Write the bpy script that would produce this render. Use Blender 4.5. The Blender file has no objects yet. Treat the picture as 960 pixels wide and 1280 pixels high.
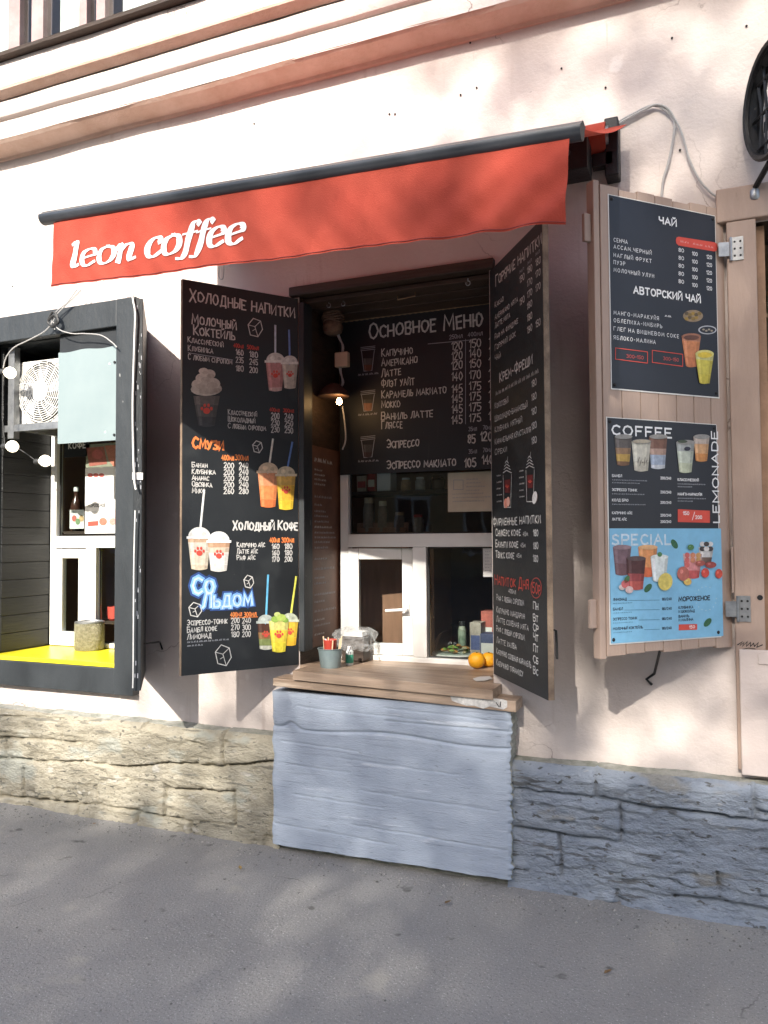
import bpy, bmesh, math, random
import numpy as np
from mathutils import Vector, Matrix

random.seed(7)
rng = np.random.default_rng(7)
S = bpy.context.scene
COL = S.collection

# ------------------------------------------------------------------ camera
F_PX, PW, PH = 980.0, 960.0, 1280.0
CAM = np.array([0.0, -3.61, 1.55])
_yaw, _pit, _rol = math.radians(22.5), math.atan(36 / F_PX), math.radians(0.34)
_F = np.array([-math.sin(_yaw) * math.cos(_pit), math.cos(_yaw) * math.cos(_pit), math.sin(_pit)])
_R0 = np.array([math.cos(_yaw), math.sin(_yaw), 0.0])
_U0 = np.cross(_R0, _F)
_R = _R0 * math.cos(_rol) - _U0 * math.sin(_rol)
_U = np.cross(_R, _F)
cd = bpy.data.cameras.new('camera')
cd.sensor_fit = 'VERTICAL'
cd.sensor_height = 32.0
cd.lens = 32.0 * F_PX / PH
cd.clip_start, cd.clip_end = 0.05, 600
cam = bpy.data.objects.new('camera', cd)
COL.objects.link(cam)
m = Matrix.Identity(4)
for i in range(3):
    m[i][0], m[i][1], m[i][2], m[i][3] = _R[i], _U[i], -_F[i], CAM[i]
cam.matrix_world = m
S.camera = cam

# ------------------------------------------------------------------ light
SUN_EL = math.radians(32.8)
TS = math.tan(SUN_EL)
w = bpy.data.worlds.new('World')
S.world = w
w.use_nodes = True
nt = w.node_tree
bg = nt.nodes['Background']
sky = nt.nodes.new('ShaderNodeTexSky')
sky.sky_type = 'NISHITA'
sky.sun_disc = False
sky.sun_elevation = SUN_EL
sky.sun_rotation = math.radians(180)
sky.air_density = 1.0
sky.dust_density = 2.2
sky.ozone_density = 0.6
bg.inputs['Strength'].default_value = 0.15
nt.links.new(sky.outputs[0], bg.inputs['Color'])
sd = bpy.data.lights.new('sun', 'SUN')
sd.energy = 3.9
sd.angle = math.radians(0.6)
sd.color = (1.0, 0.94, 0.85)
sun = bpy.data.objects.new('sun', sd)
COL.objects.link(sun)
sun.rotation_euler = (math.radians(90) - SUN_EL, 0, 0)
sun.location = (0, -20, 14)
# light travels along local -Z: rotate so it goes towards +Y and down
sun.rotation_euler = (math.pi / 2 - SUN_EL, 0, 0)
S.view_settings.view_transform = 'Standard'
S.view_settings.look = 'None'
S.view_settings.exposure = 1.3
S.view_settings.gamma = 1.0
S.render.engine = 'CYCLES'
S.cycles.use_denoising = True
S.cycles.max_bounces = 8
S.cycles.transparent_max_bounces = 16
S.cycles.caustics_reflective = False
S.cycles.caustics_refractive = False
S.cycles.sample_clamp_indirect = 6.0


# ------------------------------------------------------------------ pixel of the photo -> point on a real plane
def ray(u, v):
    return _F + _R * ((u - 480) / F_PX) + _U * ((640 - v) / F_PX)


def at(u, v, Y=0.0):
    d = ray(u, v)
    t = (Y - CAM[1]) / d[1]
    return CAM + t * d


def at_plane(u, v, O, N):
    d = ray(u, v)
    t = ((np.asarray(O) - CAM) @ N) / (d @ N)
    return CAM + t * d


def at_z(u, v, z):
    d = ray(u, v)
    t = (z - CAM[2]) / d[2]
    return CAM + t * d


# ------------------------------------------------------------------ materials
MATS = {}


def mat(name, col, rough=0.7, col2=None, scale=8.0, bump=0.0, bscale=60.0, metal=0.0, spec=0.5, stretch=None,
        emit=None, estr=0.0, detail=6.0, contrast=(0.35, 0.65), translucent=0.0, speckle=None, cracks=None, coat=0.0, rvar=0.0, streak=None):
    if name in MATS:
        return MATS[name]
    M = bpy.data.materials.new(name)
    M.use_nodes = True
    t = M.node_tree
    N, L = t.nodes, t.links
    b = N['Principled BSDF']
    b.inputs['Roughness'].default_value = rough
    b.inputs['Metallic'].default_value = metal
    b.inputs['Specular IOR Level'].default_value = spec
    b.inputs['Coat Weight'].default_value = coat
    tc = N.new('ShaderNodeTexCoord')
    mp = N.new('ShaderNodeMapping')
    L.new(tc.outputs['Object'], mp.inputs['Vector'])
    if stretch:
        mp.inputs['Scale'].default_value = stretch
    vec = mp.outputs[0]
    col = tuple(col)
    if col2 is None:
        col2 = tuple(min(1, c * 0.86) for c in col)
    nz = N.new('ShaderNodeTexNoise')
    nz.inputs['Scale'].default_value = scale
    nz.inputs['Detail'].default_value = detail
    nz.inputs['Roughness'].default_value = 0.62
    L.new(vec, nz.inputs['Vector'])
    cr = N.new('ShaderNodeValToRGB')
    cr.color_ramp.elements[0].position, cr.color_ramp.elements[1].position = contrast
    cr.color_ramp.elements[0].color = (*col2, 1)
    cr.color_ramp.elements[1].color = (*col, 1)
    L.new(nz.outputs['Fac'], cr.inputs[0])
    out = cr.outputs[0]

    def mix(a, fac, c, blend='MIX'):
        mx = N.new('ShaderNodeMix')
        mx.data_type = 'RGBA'
        mx.blend_type = blend
        L.new(fac, mx.inputs[0])
        L.new(a, mx.inputs[6])
        mx.inputs[7].default_value = (*c, 1)
        return mx.outputs[2]
    if streak:
        for (scl, thr, wid, c) in streak:
            m2 = N.new('ShaderNodeMapping')
            m2.inputs['Scale'].default_value = scl
            L.new(tc.outputs['Object'], m2.inputs['Vector'])
            v = N.new('ShaderNodeTexNoise')
            v.inputs['Scale'].default_value = 1.0
            v.inputs['Detail'].default_value = 5
            L.new(m2.outputs[0], v.inputs['Vector'])
            r = N.new('ShaderNodeMapRange')
            r.inputs[1].default_value, r.inputs[2].default_value = thr, thr + wid
            L.new(v.outputs['Fac'], r.inputs[0])
            out = mix(out, r.outputs[0], c)
    if speckle:
        for (sc, thr, c) in speckle:
            v = N.new('ShaderNodeTexNoise')
            v.inputs['Scale'].default_value = sc
            v.inputs['Detail'].default_value = 3
            L.new(vec, v.inputs['Vector'])
            r = N.new('ShaderNodeMapRange')
            r.inputs[1].default_value, r.inputs[2].default_value = thr, thr + 0.06
            L.new(v.outputs['Fac'], r.inputs[0])
            out = mix(out, r.outputs[0], c)
    if cracks:
        sc, wdt, c = cracks
        n2 = N.new('ShaderNodeTexNoise')
        n2.inputs['Scale'].default_value = 4.0
        n2.inputs['Detail'].default_value = 5
        L.new(vec, n2.inputs['Vector'])
        ad = N.new('ShaderNodeMix')
        ad.data_type = 'RGBA'
        ad.inputs[0].default_value = 0.32
        L.new(vec, ad.inputs[6])
        L.new(n2.outputs['Color'], ad.inputs[7])
        vo = N.new('ShaderNodeTexVoronoi')
        vo.feature = 'DISTANCE_TO_EDGE'
        vo.inputs['Scale'].default_value = sc
        L.new(ad.outputs[2], vo.inputs['Vector'])
        r = N.new('ShaderNodeMapRange')
        r.inputs[1].default_value, r.inputs[2].default_value = wdt, 0.0
        L.new(vo.outputs['Distance'], r.inputs[0])
        n3 = N.new('ShaderNodeTexNoise')
        n3.inputs['Scale'].default_value = 1.3
        L.new(vec, n3.inputs['Vector'])
        r3 = N.new('ShaderNodeMapRange')
        r3.inputs[1].default_value, r3.inputs[2].default_value = 0.53, 0.62
        L.new(n3.outputs['Fac'], r3.inputs[0])
        mu = N.new('ShaderNodeMath')
        mu.operation = 'MULTIPLY'
        L.new(r.outputs[0], mu.inputs[0])
        L.new(r3.outputs[0], mu.inputs[1])
        out = mix(out, mu.outputs[0], c)
    L.new(out, b.inputs['Base Color'])
    if rvar:
        rr = N.new('ShaderNodeMapRange')
        rr.inputs[3].default_value, rr.inputs[4].default_value = rough - rvar, rough + rvar
        L.new(nz.outputs['Fac'], rr.inputs[0])
        L.new(rr.outputs[0], b.inputs['Roughness'])
    if bump:
        nb = N.new('ShaderNodeTexNoise')
        nb.inputs['Scale'].default_value = bscale
        nb.inputs['Detail'].default_value = 8
        nb.inputs['Roughness'].default_value = 0.65
        L.new(vec, nb.inputs['Vector'])
        bp = N.new('ShaderNodeBump')
        bp.inputs['Strength'].default_value = bump
        bp.inputs['Distance'].default_value = 0.02
        L.new(nb.outputs['Fac'], bp.inputs['Height'])
        L.new(bp.outputs[0], b.inputs['Normal'])
    if emit:
        b.inputs['Emission Color'].default_value = (*emit, 1)
        b.inputs['Emission Strength'].default_value = estr
    if translucent:
        tr = N.new('ShaderNodeBsdfTranslucent')
        L.new(out, tr.inputs['Color'])
        ms = N.new('ShaderNodeMixShader')
        ms.inputs[0].default_value = translucent
        L.new(b.outputs[0], ms.inputs[1])
        L.new(tr.outputs[0], ms.inputs[2])
        L.new(ms.outputs[0], N['Material Output'].inputs['Surface'])
    MATS[name] = M
    return M


def glass(name, tint=(0.9, 0.93, 0.92), rough=0.01, ior=1.5, haze=0.0):
    if name in MATS:
        return MATS[name]
    M = bpy.data.materials.new(name)
    M.use_nodes = True
    t = M.node_tree
    N, L = t.nodes, t.links
    N.remove(N['Principled BSDF'])
    tr = N.new('ShaderNodeBsdfTransparent')
    tr.inputs[0].default_value = (*tint, 1)
    gl = N.new('ShaderNodeBsdfGlossy')
    gl.inputs['Roughness'].default_value = rough
    fr = N.new('ShaderNodeFresnel')
    fr.inputs['IOR'].default_value = ior
    nz = N.new('ShaderNodeTexNoise')
    nz.inputs['Scale'].default_value = 3.0
    bp = N.new('ShaderNodeBump')
    bp.inputs['Strength'].default_value = 0.04
    bp.inputs['Distance'].default_value = 0.02
    L.new(nz.outputs['Fac'], bp.inputs['Height'])
    L.new(bp.outputs[0], gl.inputs['Normal'])
    ms = N.new('ShaderNodeMixShader')
    ge = N.new('ShaderNodeNewGeometry')
    iv = N.new('ShaderNodeMath')
    iv.operation = 'SUBTRACT'
    iv.inputs[0].default_value = 1.0
    L.new(ge.outputs['Backfacing'], iv.inputs[1])
    ml = N.new('ShaderNodeMath')
    ml.operation = 'MULTIPLY'
    L.new(fr.outputs[0], ml.inputs[0])
    L.new(iv.outputs[0], ml.inputs[1])
    L.new(ml.outputs[0], ms.inputs[0])
    L.new(tr.outputs[0], ms.inputs[1])
    L.new(gl.outputs[0], ms.inputs[2])
    o = ms.outputs[0]
    if haze:
        df = N.new('ShaderNodeBsdfDiffuse')
        df.inputs[0].default_value = (0.8, 0.82, 0.82, 1)
        m2 = N.new('ShaderNodeMixShader')
        m2.inputs[0].default_value = haze
        L.new(o, m2.inputs[1])
        L.new(df.outputs[0], m2.inputs[2])
        o = m2.outputs[0]
    L.new(o, N['Material Output'].inputs['Surface'])
    MATS[name] = M
    return M


def flat(name, col, rough=0.6, **k):
    return mat(name, col, rough, col2=tuple(c * 0.9 for c in col), scale=25, **k)


M_stucco = mat('stucco', (0.66, 0.588, 0.548), 0.9, (0.575, 0.50, 0.458), 1.6, bump=0.3, bscale=45, spec=0.2,
               cracks=(1.9, 0.007, (0.27, 0.21, 0.185)), speckle=[(5, 0.66, (0.71, 0.65, 0.61)), (3.1, 0.70, (0.50, 0.40, 0.36)), (40, 0.735, (0.40, 0.33, 0.30))],
               streak=[((14, 14, .9), .63, .12, (.54, .455, .41)), ((45, 45, 3), .68, .06, (.50, .42, .38))])
M_mould = mat('moulding_plaster', (0.60, 0.45, 0.37), 0.9, (0.50, 0.35, 0.27), 5, bump=0.35, bscale=40, spec=0.2)
M_stoneL = mat('limestone_plinth', (0.51, 0.465, 0.365), 0.95, (0.33, 0.30, 0.23), 6, bump=1.0, bscale=55, spec=0.15, stretch=(1, 1, 2.0),
               speckle=[(24, 0.62, (0.20, 0.19, 0.155)), (3.0, 0.60, (0.42, 0.42, 0.36)), (8, 0.66, (0.56, 0.53, 0.46))], streak=[((5, 5, 40), .63, .05, (.24, .225, .18))])
M_stoneR = mat('painted_stone_plinth', (0.375, 0.42, 0.485), 0.9, (0.275, 0.315, 0.372), 7, bump=1.0, bscale=55, spec=0.2, stretch=(1, 1, 2.0),
               speckle=[(22, 0.63, (0.14, 0.145, 0.145)), (3.2, 0.62, (0.36, 0.355, 0.33)), (9, 0.68, (0.46, 0.47, 0.48))], streak=[((5, 5, 40), .62, .05, (.17, .18, .19))])
M_ledge = mat('mossy_ledge', (0.42, 0.415, 0.37), 0.95, (0.24, 0.25, 0.21), 14, bump=0.9, bscale=45, spec=0.15)
M_block = mat('pale_blue_paint', (0.41, 0.465, 0.545), 0.85, (0.345, 0.395, 0.475), 6, bump=0.3, bscale=70, spec=0.25, stretch=(0.6, 1, 3.0),
              speckle=[(40, 0.68, (0.27, 0.30, 0.34)), (7, 0.68, (0.52, 0.565, 0.63))],
              streak=[((4, 4, 90), .61, .05, (.31, .35, .42)), ((2.2, 2.2, 26), .64, .05, (.50, .55, .62)), ((7, 7, 150), .66, .03, (.20, .23, .27))])
M_asph = mat('asphalt', (0.322, 0.310, 0.289), 0.92, (0.262, 0.253, 0.237), 1.7, bump=0.55, bscale=85, spec=0.2, contrast=(0.3, 0.7),
             speckle=[(95, 0.58, (0.23, 0.223, 0.21)), (130, 0.62, (0.46, 0.445, 0.42)), (75, 0.68, (0.13, 0.127, 0.12)), (9, 0.675, (0.15, 0.145, 0.135)), (2.4, .64, (.36, .34, .30)), (19, .715, (.10, .097, .09))],
             cracks=(0.8, 0.004, (0.10, 0.095, 0.09)))
M_black = mat('black_board_paint', (0.017, 0.0195, 0.022), 0.5, (0.012, 0.014, 0.016), 4, bump=0.06, bscale=80, spec=0.45, rvar=0.14,
              speckle=[(3.2, .60, (.023, .026, .028)), (60, .74, (.08, .08, .08))], streak=[((30, 30, 2.5), .66, .1, (.026, .028, .03))])
M_blackwood = mat('black_painted_timber', (0.030, 0.035, 0.039), 0.5, (0.019, 0.023, 0.026), 6, bump=0.25, bscale=22, stretch=(1, 1, 0.35),
                  speckle=[(40, 0.74, (0.28, 0.29, 0.28))])
M_blackplank = mat('black_plank', (0.018, 0.019, 0.019), 0.4, (0.011, 0.012, 0.012), 8, bump=0.3, bscale=20, stretch=(1, 0.3, 4))
M_darkwood = mat('dark_stained_wood', (0.055, 0.032, 0.02), 0.6, (0.028, 0.017, 0.011), 9, bump=0.4, bscale=24, stretch=(0.3, 1, 4))
M_brownboard = mat('brown_board', (0.16, 0.075, 0.045), 0.55, (0.10, 0.045, 0.028), 6, bump=0.1)
M_edge = mat('raw_plywood_edge', (0.30, 0.22, 0.15), 0.8, (0.16, 0.11, 0.075), 14, bump=0.3)
M_plank = mat('salmon_painted_planks', (0.41, 0.305, 0.245), 0.7, (0.33, 0.24, 0.19), 5, bump=0.25, bscale=26, stretch=(1, 1, 0.22),
              speckle=[(30, 0.75, (0.24, 0.17, 0.13))])
M_counter = mat('worn_wood_counter', (0.46, 0.345, 0.255), 0.42, (0.25, 0.175, 0.12), 7, bump=0.25, bscale=22, stretch=(0.25, 3, 3),
                speckle=[(11, 0.66, (0.54, 0.44, 0.34)), (24, 0.72, (0.16, 0.10, 0.065))])
M_white = mat('white_pvc', (0.80, 0.79, 0.76), 0.35, (0.74, 0.73, 0.70), 5)
M_seal = flat('black_rubber', (0.03, 0.03, 0.03), 0.6)
M_glass = glass('window_glass')
M_clear = glass('clear_plastic', (0.92, 0.93, 0.93), 0.08, 1.35, haze=0.16)
M_room = mat('dim_room_wall', (0.34, 0.21, 0.14), 0.9)
M_chalk = mat('white_chalk_paint', (0.70, 0.685, 0.65), 0.8, (0.46, 0.45, 0.43), 60)
M_print = flat('white_print', (0.78, 0.78, 0.78), 0.5)
M_grey = flat('grey_print', (0.36, 0.37, 0.40), 0.5)
M_redp = flat('red_paint', (0.62, 0.075, 0.05), 0.6)
M_orangep = mat('orange_paint', (0.85, 0.30, 0.08), 0.6, (0.75, 0.18, 0.05), 30)
M_bluep = mat('blue_lettering', (0.27, 0.52, 0.90), 0.6, (0.16, 0.36, 0.80), 30)
M_halo = flat('deep_blue_halo', (0.03, 0.075, 0.24), 0.6)
M_sky = flat('sky_blue_print', (0.20, 0.46, 0.66), 0.45)
M_navy = flat('navy_print', (0.011, 0.0135, 0.022), 0.42)
M_red_cloth = mat('red_awning_cloth', (0.47, 0.082, 0.052), 0.8, (0.40, 0.062, 0.040), 5, bump=0.35, bscale=240, spec=0.2, translucent=0.16)
M_rail = mat('dark_grey_metal', (0.055, 0.06, 0.07), 0.28, (0.04, 0.045, 0.052), 8, metal=0.2, spec=.6)
M_iron = mat('black_iron', (0.02, 0.02, 0.022), 0.5, (0.012, 0.012, 0.013), 20, bump=0.2, metal=0.3)
M_steel = mat('zinc_steel', (0.38, 0.39, 0.40), 0.42, (0.25, 0.26, 0.27), 20, metal=0.8)
M_cable = flat('grey_cable', (0.38, 0.37, 0.36), 0.6)
M_whitecable = flat('white_cable', (0.7, 0.7, 0.68), 0.5)
M_blackcable = flat('black_cable', (0.03, 0.03, 0.03), 0.6)
M_yellow = mat('yellow_sill_paint', (0.80, 0.70, 0.025), 0.3, (0.74, 0.62, 0.02), 4)
M_paper = mat('white_paper', (0.74, 0.73, 0.70), 0.8)
M_old = mat('cream_paper', (0.66, 0.58, 0.44), 0.8)
M_bulb = mat('frosted_bulb', (0.9, 0.88, 0.82), 0.3, emit=(1.0, 0.86, 0.62), estr=1.6)
M_lamp = mat('lamp_bulb', (0.9, 0.8, 0.6), 0.3, emit=(1.0, 0.60, 0.25), estr=26.0)
M_orange = mat('tangerine_peel', (0.86, 0.42, 0.015), 0.4, (0.80, 0.34, 0.012), 10, bump=0.25, bscale=90)
M_leaf = mat('tree_leaf', (0.07, 0.12, 0.035), 0.6, (0.045, 0.085, 0.022), 3, translucent=0.25)
M_bark = mat('tree_bark', (0.12, 0.095, 0.075), 0.9, bump=0.6)


# ------------------------------------------------------------------ mesh builder
def wloc(o):
    v = Vector((0, 0, 0))
    while o is not None:
        v += o.location
        o = o.parent
    return v


class MB:
    def __init__(s):
        s.v, s.f, s.mi, s.sm, s.mats = [], [], [], [], []

    def _m(s, M):
        if M not in s.mats:
            s.mats.append(M)
        return s.mats.index(M)

    def face(s, pts, M, smooth=False):
        n = len(s.v)
        s.v += [tuple(map(float, p)) for p in pts]
        s.f.append(tuple(range(n, n + len(pts))))
        s.mi.append(s._m(M))
        s.sm.append(smooth)

    def mesh(s, vs, fs, M, smooth=False):
        n = len(s.v)
        s.v += [tuple(map(float, p)) for p in vs]
        k = s._m(M)
        for f in fs:
            s.f.append(tuple(i + n for i in f))
            s.mi.append(k)
            s.sm.append(smooth)

    def box(s, x0, x1, y0, y1, z0, z1, M):
        vs = [(x, y, z) for x in (x0, x1) for y in (y0, y1) for z in (z0, z1)]
        s.mesh(vs, [(0, 1, 3, 2), (4, 6, 7, 5), (0, 4, 5, 1), (2, 3, 7, 6), (0, 2, 6, 4), (1, 5, 7, 3)], M)

    def obox(s, O, a, b, c, M):
        """box from corner O along the three edge vectors a, b, c"""
        O, a, b, c = map(np.asarray, (O, a, b, c))
        vs = [O + i * a + j * b + k * c for i in (0, 1) for j in (0, 1) for k in (0, 1)]
        s.mesh(vs, [(0, 1, 3, 2), (4, 6, 7, 5), (0, 4, 5, 1), (2, 3, 7, 6), (0, 2, 6, 4), (1, 5, 7, 3)], M)

    def tube(s, pts, r, M, n=8, cap=True, closed=False):
        P = [np.asarray(p, float) for p in pts]
        R = r if hasattr(r, '__len__') else [r] * len(P)
        vs, fs = [], []
        ref = None
        for i, p in enumerate(P):
            if closed:
                t = P[(i + 1) % len(P)] - P[i - 1]
            else:
                t = P[min(i + 1, len(P) - 1)] - P[max(i - 1, 0)]
            t = t / (np.linalg.norm(t) + 1e-12)
            if ref is None:
                ref = np.array([0, 0, 1.0]) if abs(t[2]) < 0.9 else np.array([1.0, 0, 0])
            a = np.cross(t, ref)
            a /= np.linalg.norm(a) + 1e-12
            b = np.cross(a, t)
            ref = b
            for k in range(n):
                q = 2 * math.pi * k / n
                vs.append(p + R[i] * (math.cos(q) * a + math.sin(q) * b))
        m_ = len(P)
        for i in range(m_ if closed else m_ - 1):
            j = (i + 1) % m_
            for k in range(n):
                fs.append((i * n + k, i * n + (k + 1) % n, j * n + (k + 1) % n, j * n + k))
        if cap and not closed:
            fs.append(tuple(range(n - 1, -1, -1)))
            fs.append(tuple((m_ - 1) * n + k for k in range(n)))
        s.mesh(vs, fs, M, True)

    def lathe(s, c, prof, M, n=24, axis=(0, 0, 1), squash=1.0, smooth=True):
        """prof: (radius, height) pairs along the axis from c"""
        ax = np.asarray(axis, float)
        ax /= np.linalg.norm(ax)
        a = np.cross(ax, (0, 0, 1.0) if abs(ax[2]) < 0.9 else (1.0, 0, 0))
        a /= np.linalg.norm(a)
        b = np.cross(ax, a)
        vs, fs = [], []
        for (r, h) in prof:
            for k in range(n):
                q = 2 * math.pi * k / n
                vs.append(np.asarray(c) + ax * h + max(r, 1e-4) * (math.cos(q) * a + squash * math.sin(q) * b))
        for i in range(len(prof) - 1):
            for k in range(n):
                fs.append((i * n + k, i * n + (k + 1) % n, (i + 1) * n + (k + 1) % n, (i + 1) * n + k))
        fs.append(tuple(range(n - 1, -1, -1)))
        fs.append(tuple((len(prof) - 1) * n + k for k in range(n)))
        s.mesh(vs, fs, M, smooth)

    def build(s, name, parent=None, bevel=0.0, sharp=40):
        me = bpy.data.meshes.new(name)
        o = bpy.data.objects.new(name, me)
        COL.objects.link(o)
        off = Vector((0, 0, 0))
        if parent is not None:
            o.parent = parent
            off = wloc(parent)
        me.from_pydata([(x - off.x, y - off.y, z - off.z) for x, y, z in s.v], [], s.f)
        for M in s.mats:
            me.materials.append(M)
        me.polygons.foreach_set('material_index', s.mi)
        me.polygons.foreach_set('use_smooth', s.sm)
        me.update()
        if any(s.sm):
            bm = bmesh.new()
            bm.from_mesh(me)
            lim = math.radians(sharp)
            for e in bm.edges:
                if len(e.link_faces) == 2 and e.calc_face_angle(0) > lim:
                    e.smooth = False
            bm.to_mesh(me)
            bm.free()
        if bevel:
            bm = bmesh.new()
            bm.from_mesh(me)
            bmesh.ops.recalc_face_normals(bm, faces=bm.faces)
            bm.to_mesh(me)
            bm.free()
            md = o.modifiers.new('bevel', 'BEVEL')
            md.width = bevel
            md.segments = 2
            md.limit_method = 'ANGLE'
        return o


def thing(name, label, cat, loc, group=None):
    o = bpy.data.objects.new(name, None)
    o.empty_display_size = 0.1
    COL.objects.link(o)
    o.location = tuple(map(float, loc))
    return tag(o, label, cat, group)


def tag(o, label, cat, group=None):
    o['label'], o['category'] = label, cat
    if group:
        o['group'] = group
    return o


def struct(o):
    o['kind'] = 'structure'
    return o


# value noise on a grid, for stone and cloth relief
_NT = {}


def vnoise(X, Y, seed=0):
    if seed not in _NT:
        _NT[seed] = np.random.default_rng(seed).random((256, 256))
    T = _NT[seed]
    xi, yi = np.floor(X).astype(int), np.floor(Y).astype(int)
    fx, fy = X - xi, Y - yi
    fx, fy = fx * fx * (3 - 2 * fx), fy * fy * (3 - 2 * fy)
    g = lambda a, b: T[a % 256, b % 256]
    return (g(xi, yi) * (1 - fx) + g(xi + 1, yi) * fx) * (1 - fy) + (g(xi, yi + 1) * (1 - fx) + g(xi + 1, yi + 1) * fx) * fy


def fbm(X, Y, seed=0, oct=5, gain=0.55):
    a, s_, t = 1.0, 0.0, 0.0
    for k in range(oct):
        s_ = s_ + a * (vnoise(X * 2 ** k, Y * 2 ** k, seed + k) - 0.5)
        t += a
        a *= gain
    return s_ / t


# ------------------------------------------------------------------ lettering: a stroke font
G = {
    'А': '0,0 .35,1 .7,0|.14,.35 .56,.35', 'Б': '.58,1 0,1 0,0 .4,0 .58,.12 .58,.4 .4,.54 .02,.54',
    'В': '0,0 0,1 .38,1 .52,.88 .52,.66 .36,.54 .04,.54|.38,.53 .57,.40 .57,.14 .40,0 .03,0', 'Г': '0,0 0,1 .55,1',
    'Д': '0,-.18 0,0 .74,0 .74,-.18|.1,.03 .3,1 .62,1 .62,.04', 'Е': '.52,1 0,1 0,0 .52,0|.04,.52 .42,.52',
    'Ж': '.45,0 .45,1|0,1 .42,.5 0,0|.9,1 .48,.5 .9,0', 'З': '0,.88 .2,1 .42,.97 .52,.8 .46,.6 .2,.53|.42,.55 .57,.38 .54,.12 .3,0 0,.1',
    'И': '0,1 0,0 .6,1 .6,0', 'Й': '0,1 0,0 .6,1 .6,0|.14,1.26 .3,1.14 .46,1.26', 'К': '0,0 0,1|.55,1 .04,.48 .58,0',
    'Л': '0,0 .1,.1 .28,1 .62,1 .62,0', 'М': '0,0 .08,1 .4,.25 .72,1 .8,0', 'Н': '0,0 0,1|.6,0 .6,1|.04,.5 .56,.5',
    'О': '.36,1 .12,.88 0,.5 .12,.12 .36,0 .6,.12 .72,.5 .6,.88 .33,1', 'П': '0,0 0,1 .6,1 .6,0',
    'Р': '0,0 0,1 .4,1 .56,.88 .56,.6 .4,.46 .04,.46', 'С': '.6,.85 .36,1 .12,.88 0,.5 .12,.12 .36,0 .6,.15',
    'Т': '0,1 .66,1|.33,.96 .33,0', 'У': '0,1 .3,.42|.62,1 .27,.12 .05,0',
    'Ф': '.42,1.08 .42,-.06|.42,.86 .12,.8 0,.52 .12,.25 .42,.2 .72,.25 .84,.52 .72,.8 .42,.86', 'Х': '0,1 .6,0|.6,1 0,0',
    'Ц': '0,1 0,0 .7,0 .7,-.18|.58,1 .58,.04', 'Ч': '0,1 0,.6 .15,.45 .5,.5|.54,1 .54,0', 'Ш': '0,1 0,0 .84,0 .84,1|.42,1 .42,.04',
    'Щ': '0,1 0,0 .94,0 .94,-.18|.42,1 .42,.04|.82,1 .82,.04', 'Ы': '0,1 0,0 .3,0 .45,.12 .45,.4 .3,.52 .04,.52|.68,1 .68,0',
    'Ь': '0,1 0,0 .36,0 .52,.12 .52,.4 .36,.52 .04,.52', 'Э': '0,.85 .25,1 .5,.88 .62,.5 .5,.12 .25,0 0,.15|.2,.5 .58,.5',
    'Ю': '0,0 0,1|.04,.5 .26,.5|.58,1 .38,.88 .29,.5 .38,.12 .58,0 .78,.12 .88,.5 .78,.88 .56,1', 'Я': '.56,0 .56,1 .18,1 0,.88 0,.62 .16,.48 .52,.48|.24,.46 0,0',
    'Ё': '.52,1 0,1 0,0 .52,0|.04,.52 .42,.52|.1,1.2 .16,1.2|.36,1.2 .42,1.2',
    '0': '.27,1 .07,.85 0,.5 .07,.15 .27,0 .47,.15 .54,.5 .47,.85 .25,1', '1': '0,.72 .2,1 .2,0', '2': '0,.78 .1,.96 .3,1 .48,.86 .48,.64 0,0 .54,0',
    '3': '0,.92 .25,1 .46,.88 .44,.64 .2,.54|.38,.56 .52,.36 .46,.1 .22,0 0,.1', '4': '.4,0 .4,1 0,.34 .58,.34', '5': '.5,1 .06,1 .02,.56 .3,.6 .5,.42 .48,.14 .26,0 0,.1',
    '6': '.46,.96 .2,.84 .03,.45 .06,.14 .27,0 .48,.14 .5,.36 .3,.52 .08,.4', '7': '0,1 .52,1 .18,0', '8': '.27,1 .06,.88 .08,.64 .44,.42 .5,.16 .27,0 .04,.16 .1,.42 .46,.66 .48,.88 .25,1',
    '9': '.48,.56 .24,.46 .04,.62 .06,.88 .27,1 .47,.86 .5,.55 .3,.12 .08,.02',
    'C': '.6,.85 .36,1 .12,.88 0,.5 .12,.12 .36,0 .6,.15', 'O': '.36,1 .12,.88 0,.5 .12,.12 .36,0 .6,.12 .72,.5 .6,.88 .33,1',
    'F': '.52,1 0,1 0,0|.04,.52 .42,.52', 'E': '.52,1 0,1 0,0 .52,0|.04,.52 .42,.52', 'L': '0,1 0,0 .5,0', 'M': '0,0 0,1 .4,.3 .8,1 .8,0',
    'N': '0,0 0,1 .6,0 .6,1', 'A': '0,0 .35,1 .7,0|.14,.35 .56,.35', 'D': '0,0 0,1 .34,1 .58,.84 .64,.5 .58,.16 .34,0 .03,0',
    'S': '.54,.86 .28,1 .06,.86 .08,.62 .46,.4 .52,.16 .28,0 0,.14', 'P': '0,0 0,1 .4,1 .56,.88 .56,.6 .4,.46 .04,.46', 'I': '0,0 0,1',
    '-': '0,.45 .35,.45', '/': '0,-.05 .4,1.05', '.': '0,0 .06,0', ',': '.05,.05 0,-.15',
}


def glyph(ch):
    s = G.get(ch)
    if s is None:
        return 0.35, []
    st = [[tuple(map(float, p.split(','))) for p in k.split()] for k in s.split('|')]
    return max(p[0] for k in st for p in k), st


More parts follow.
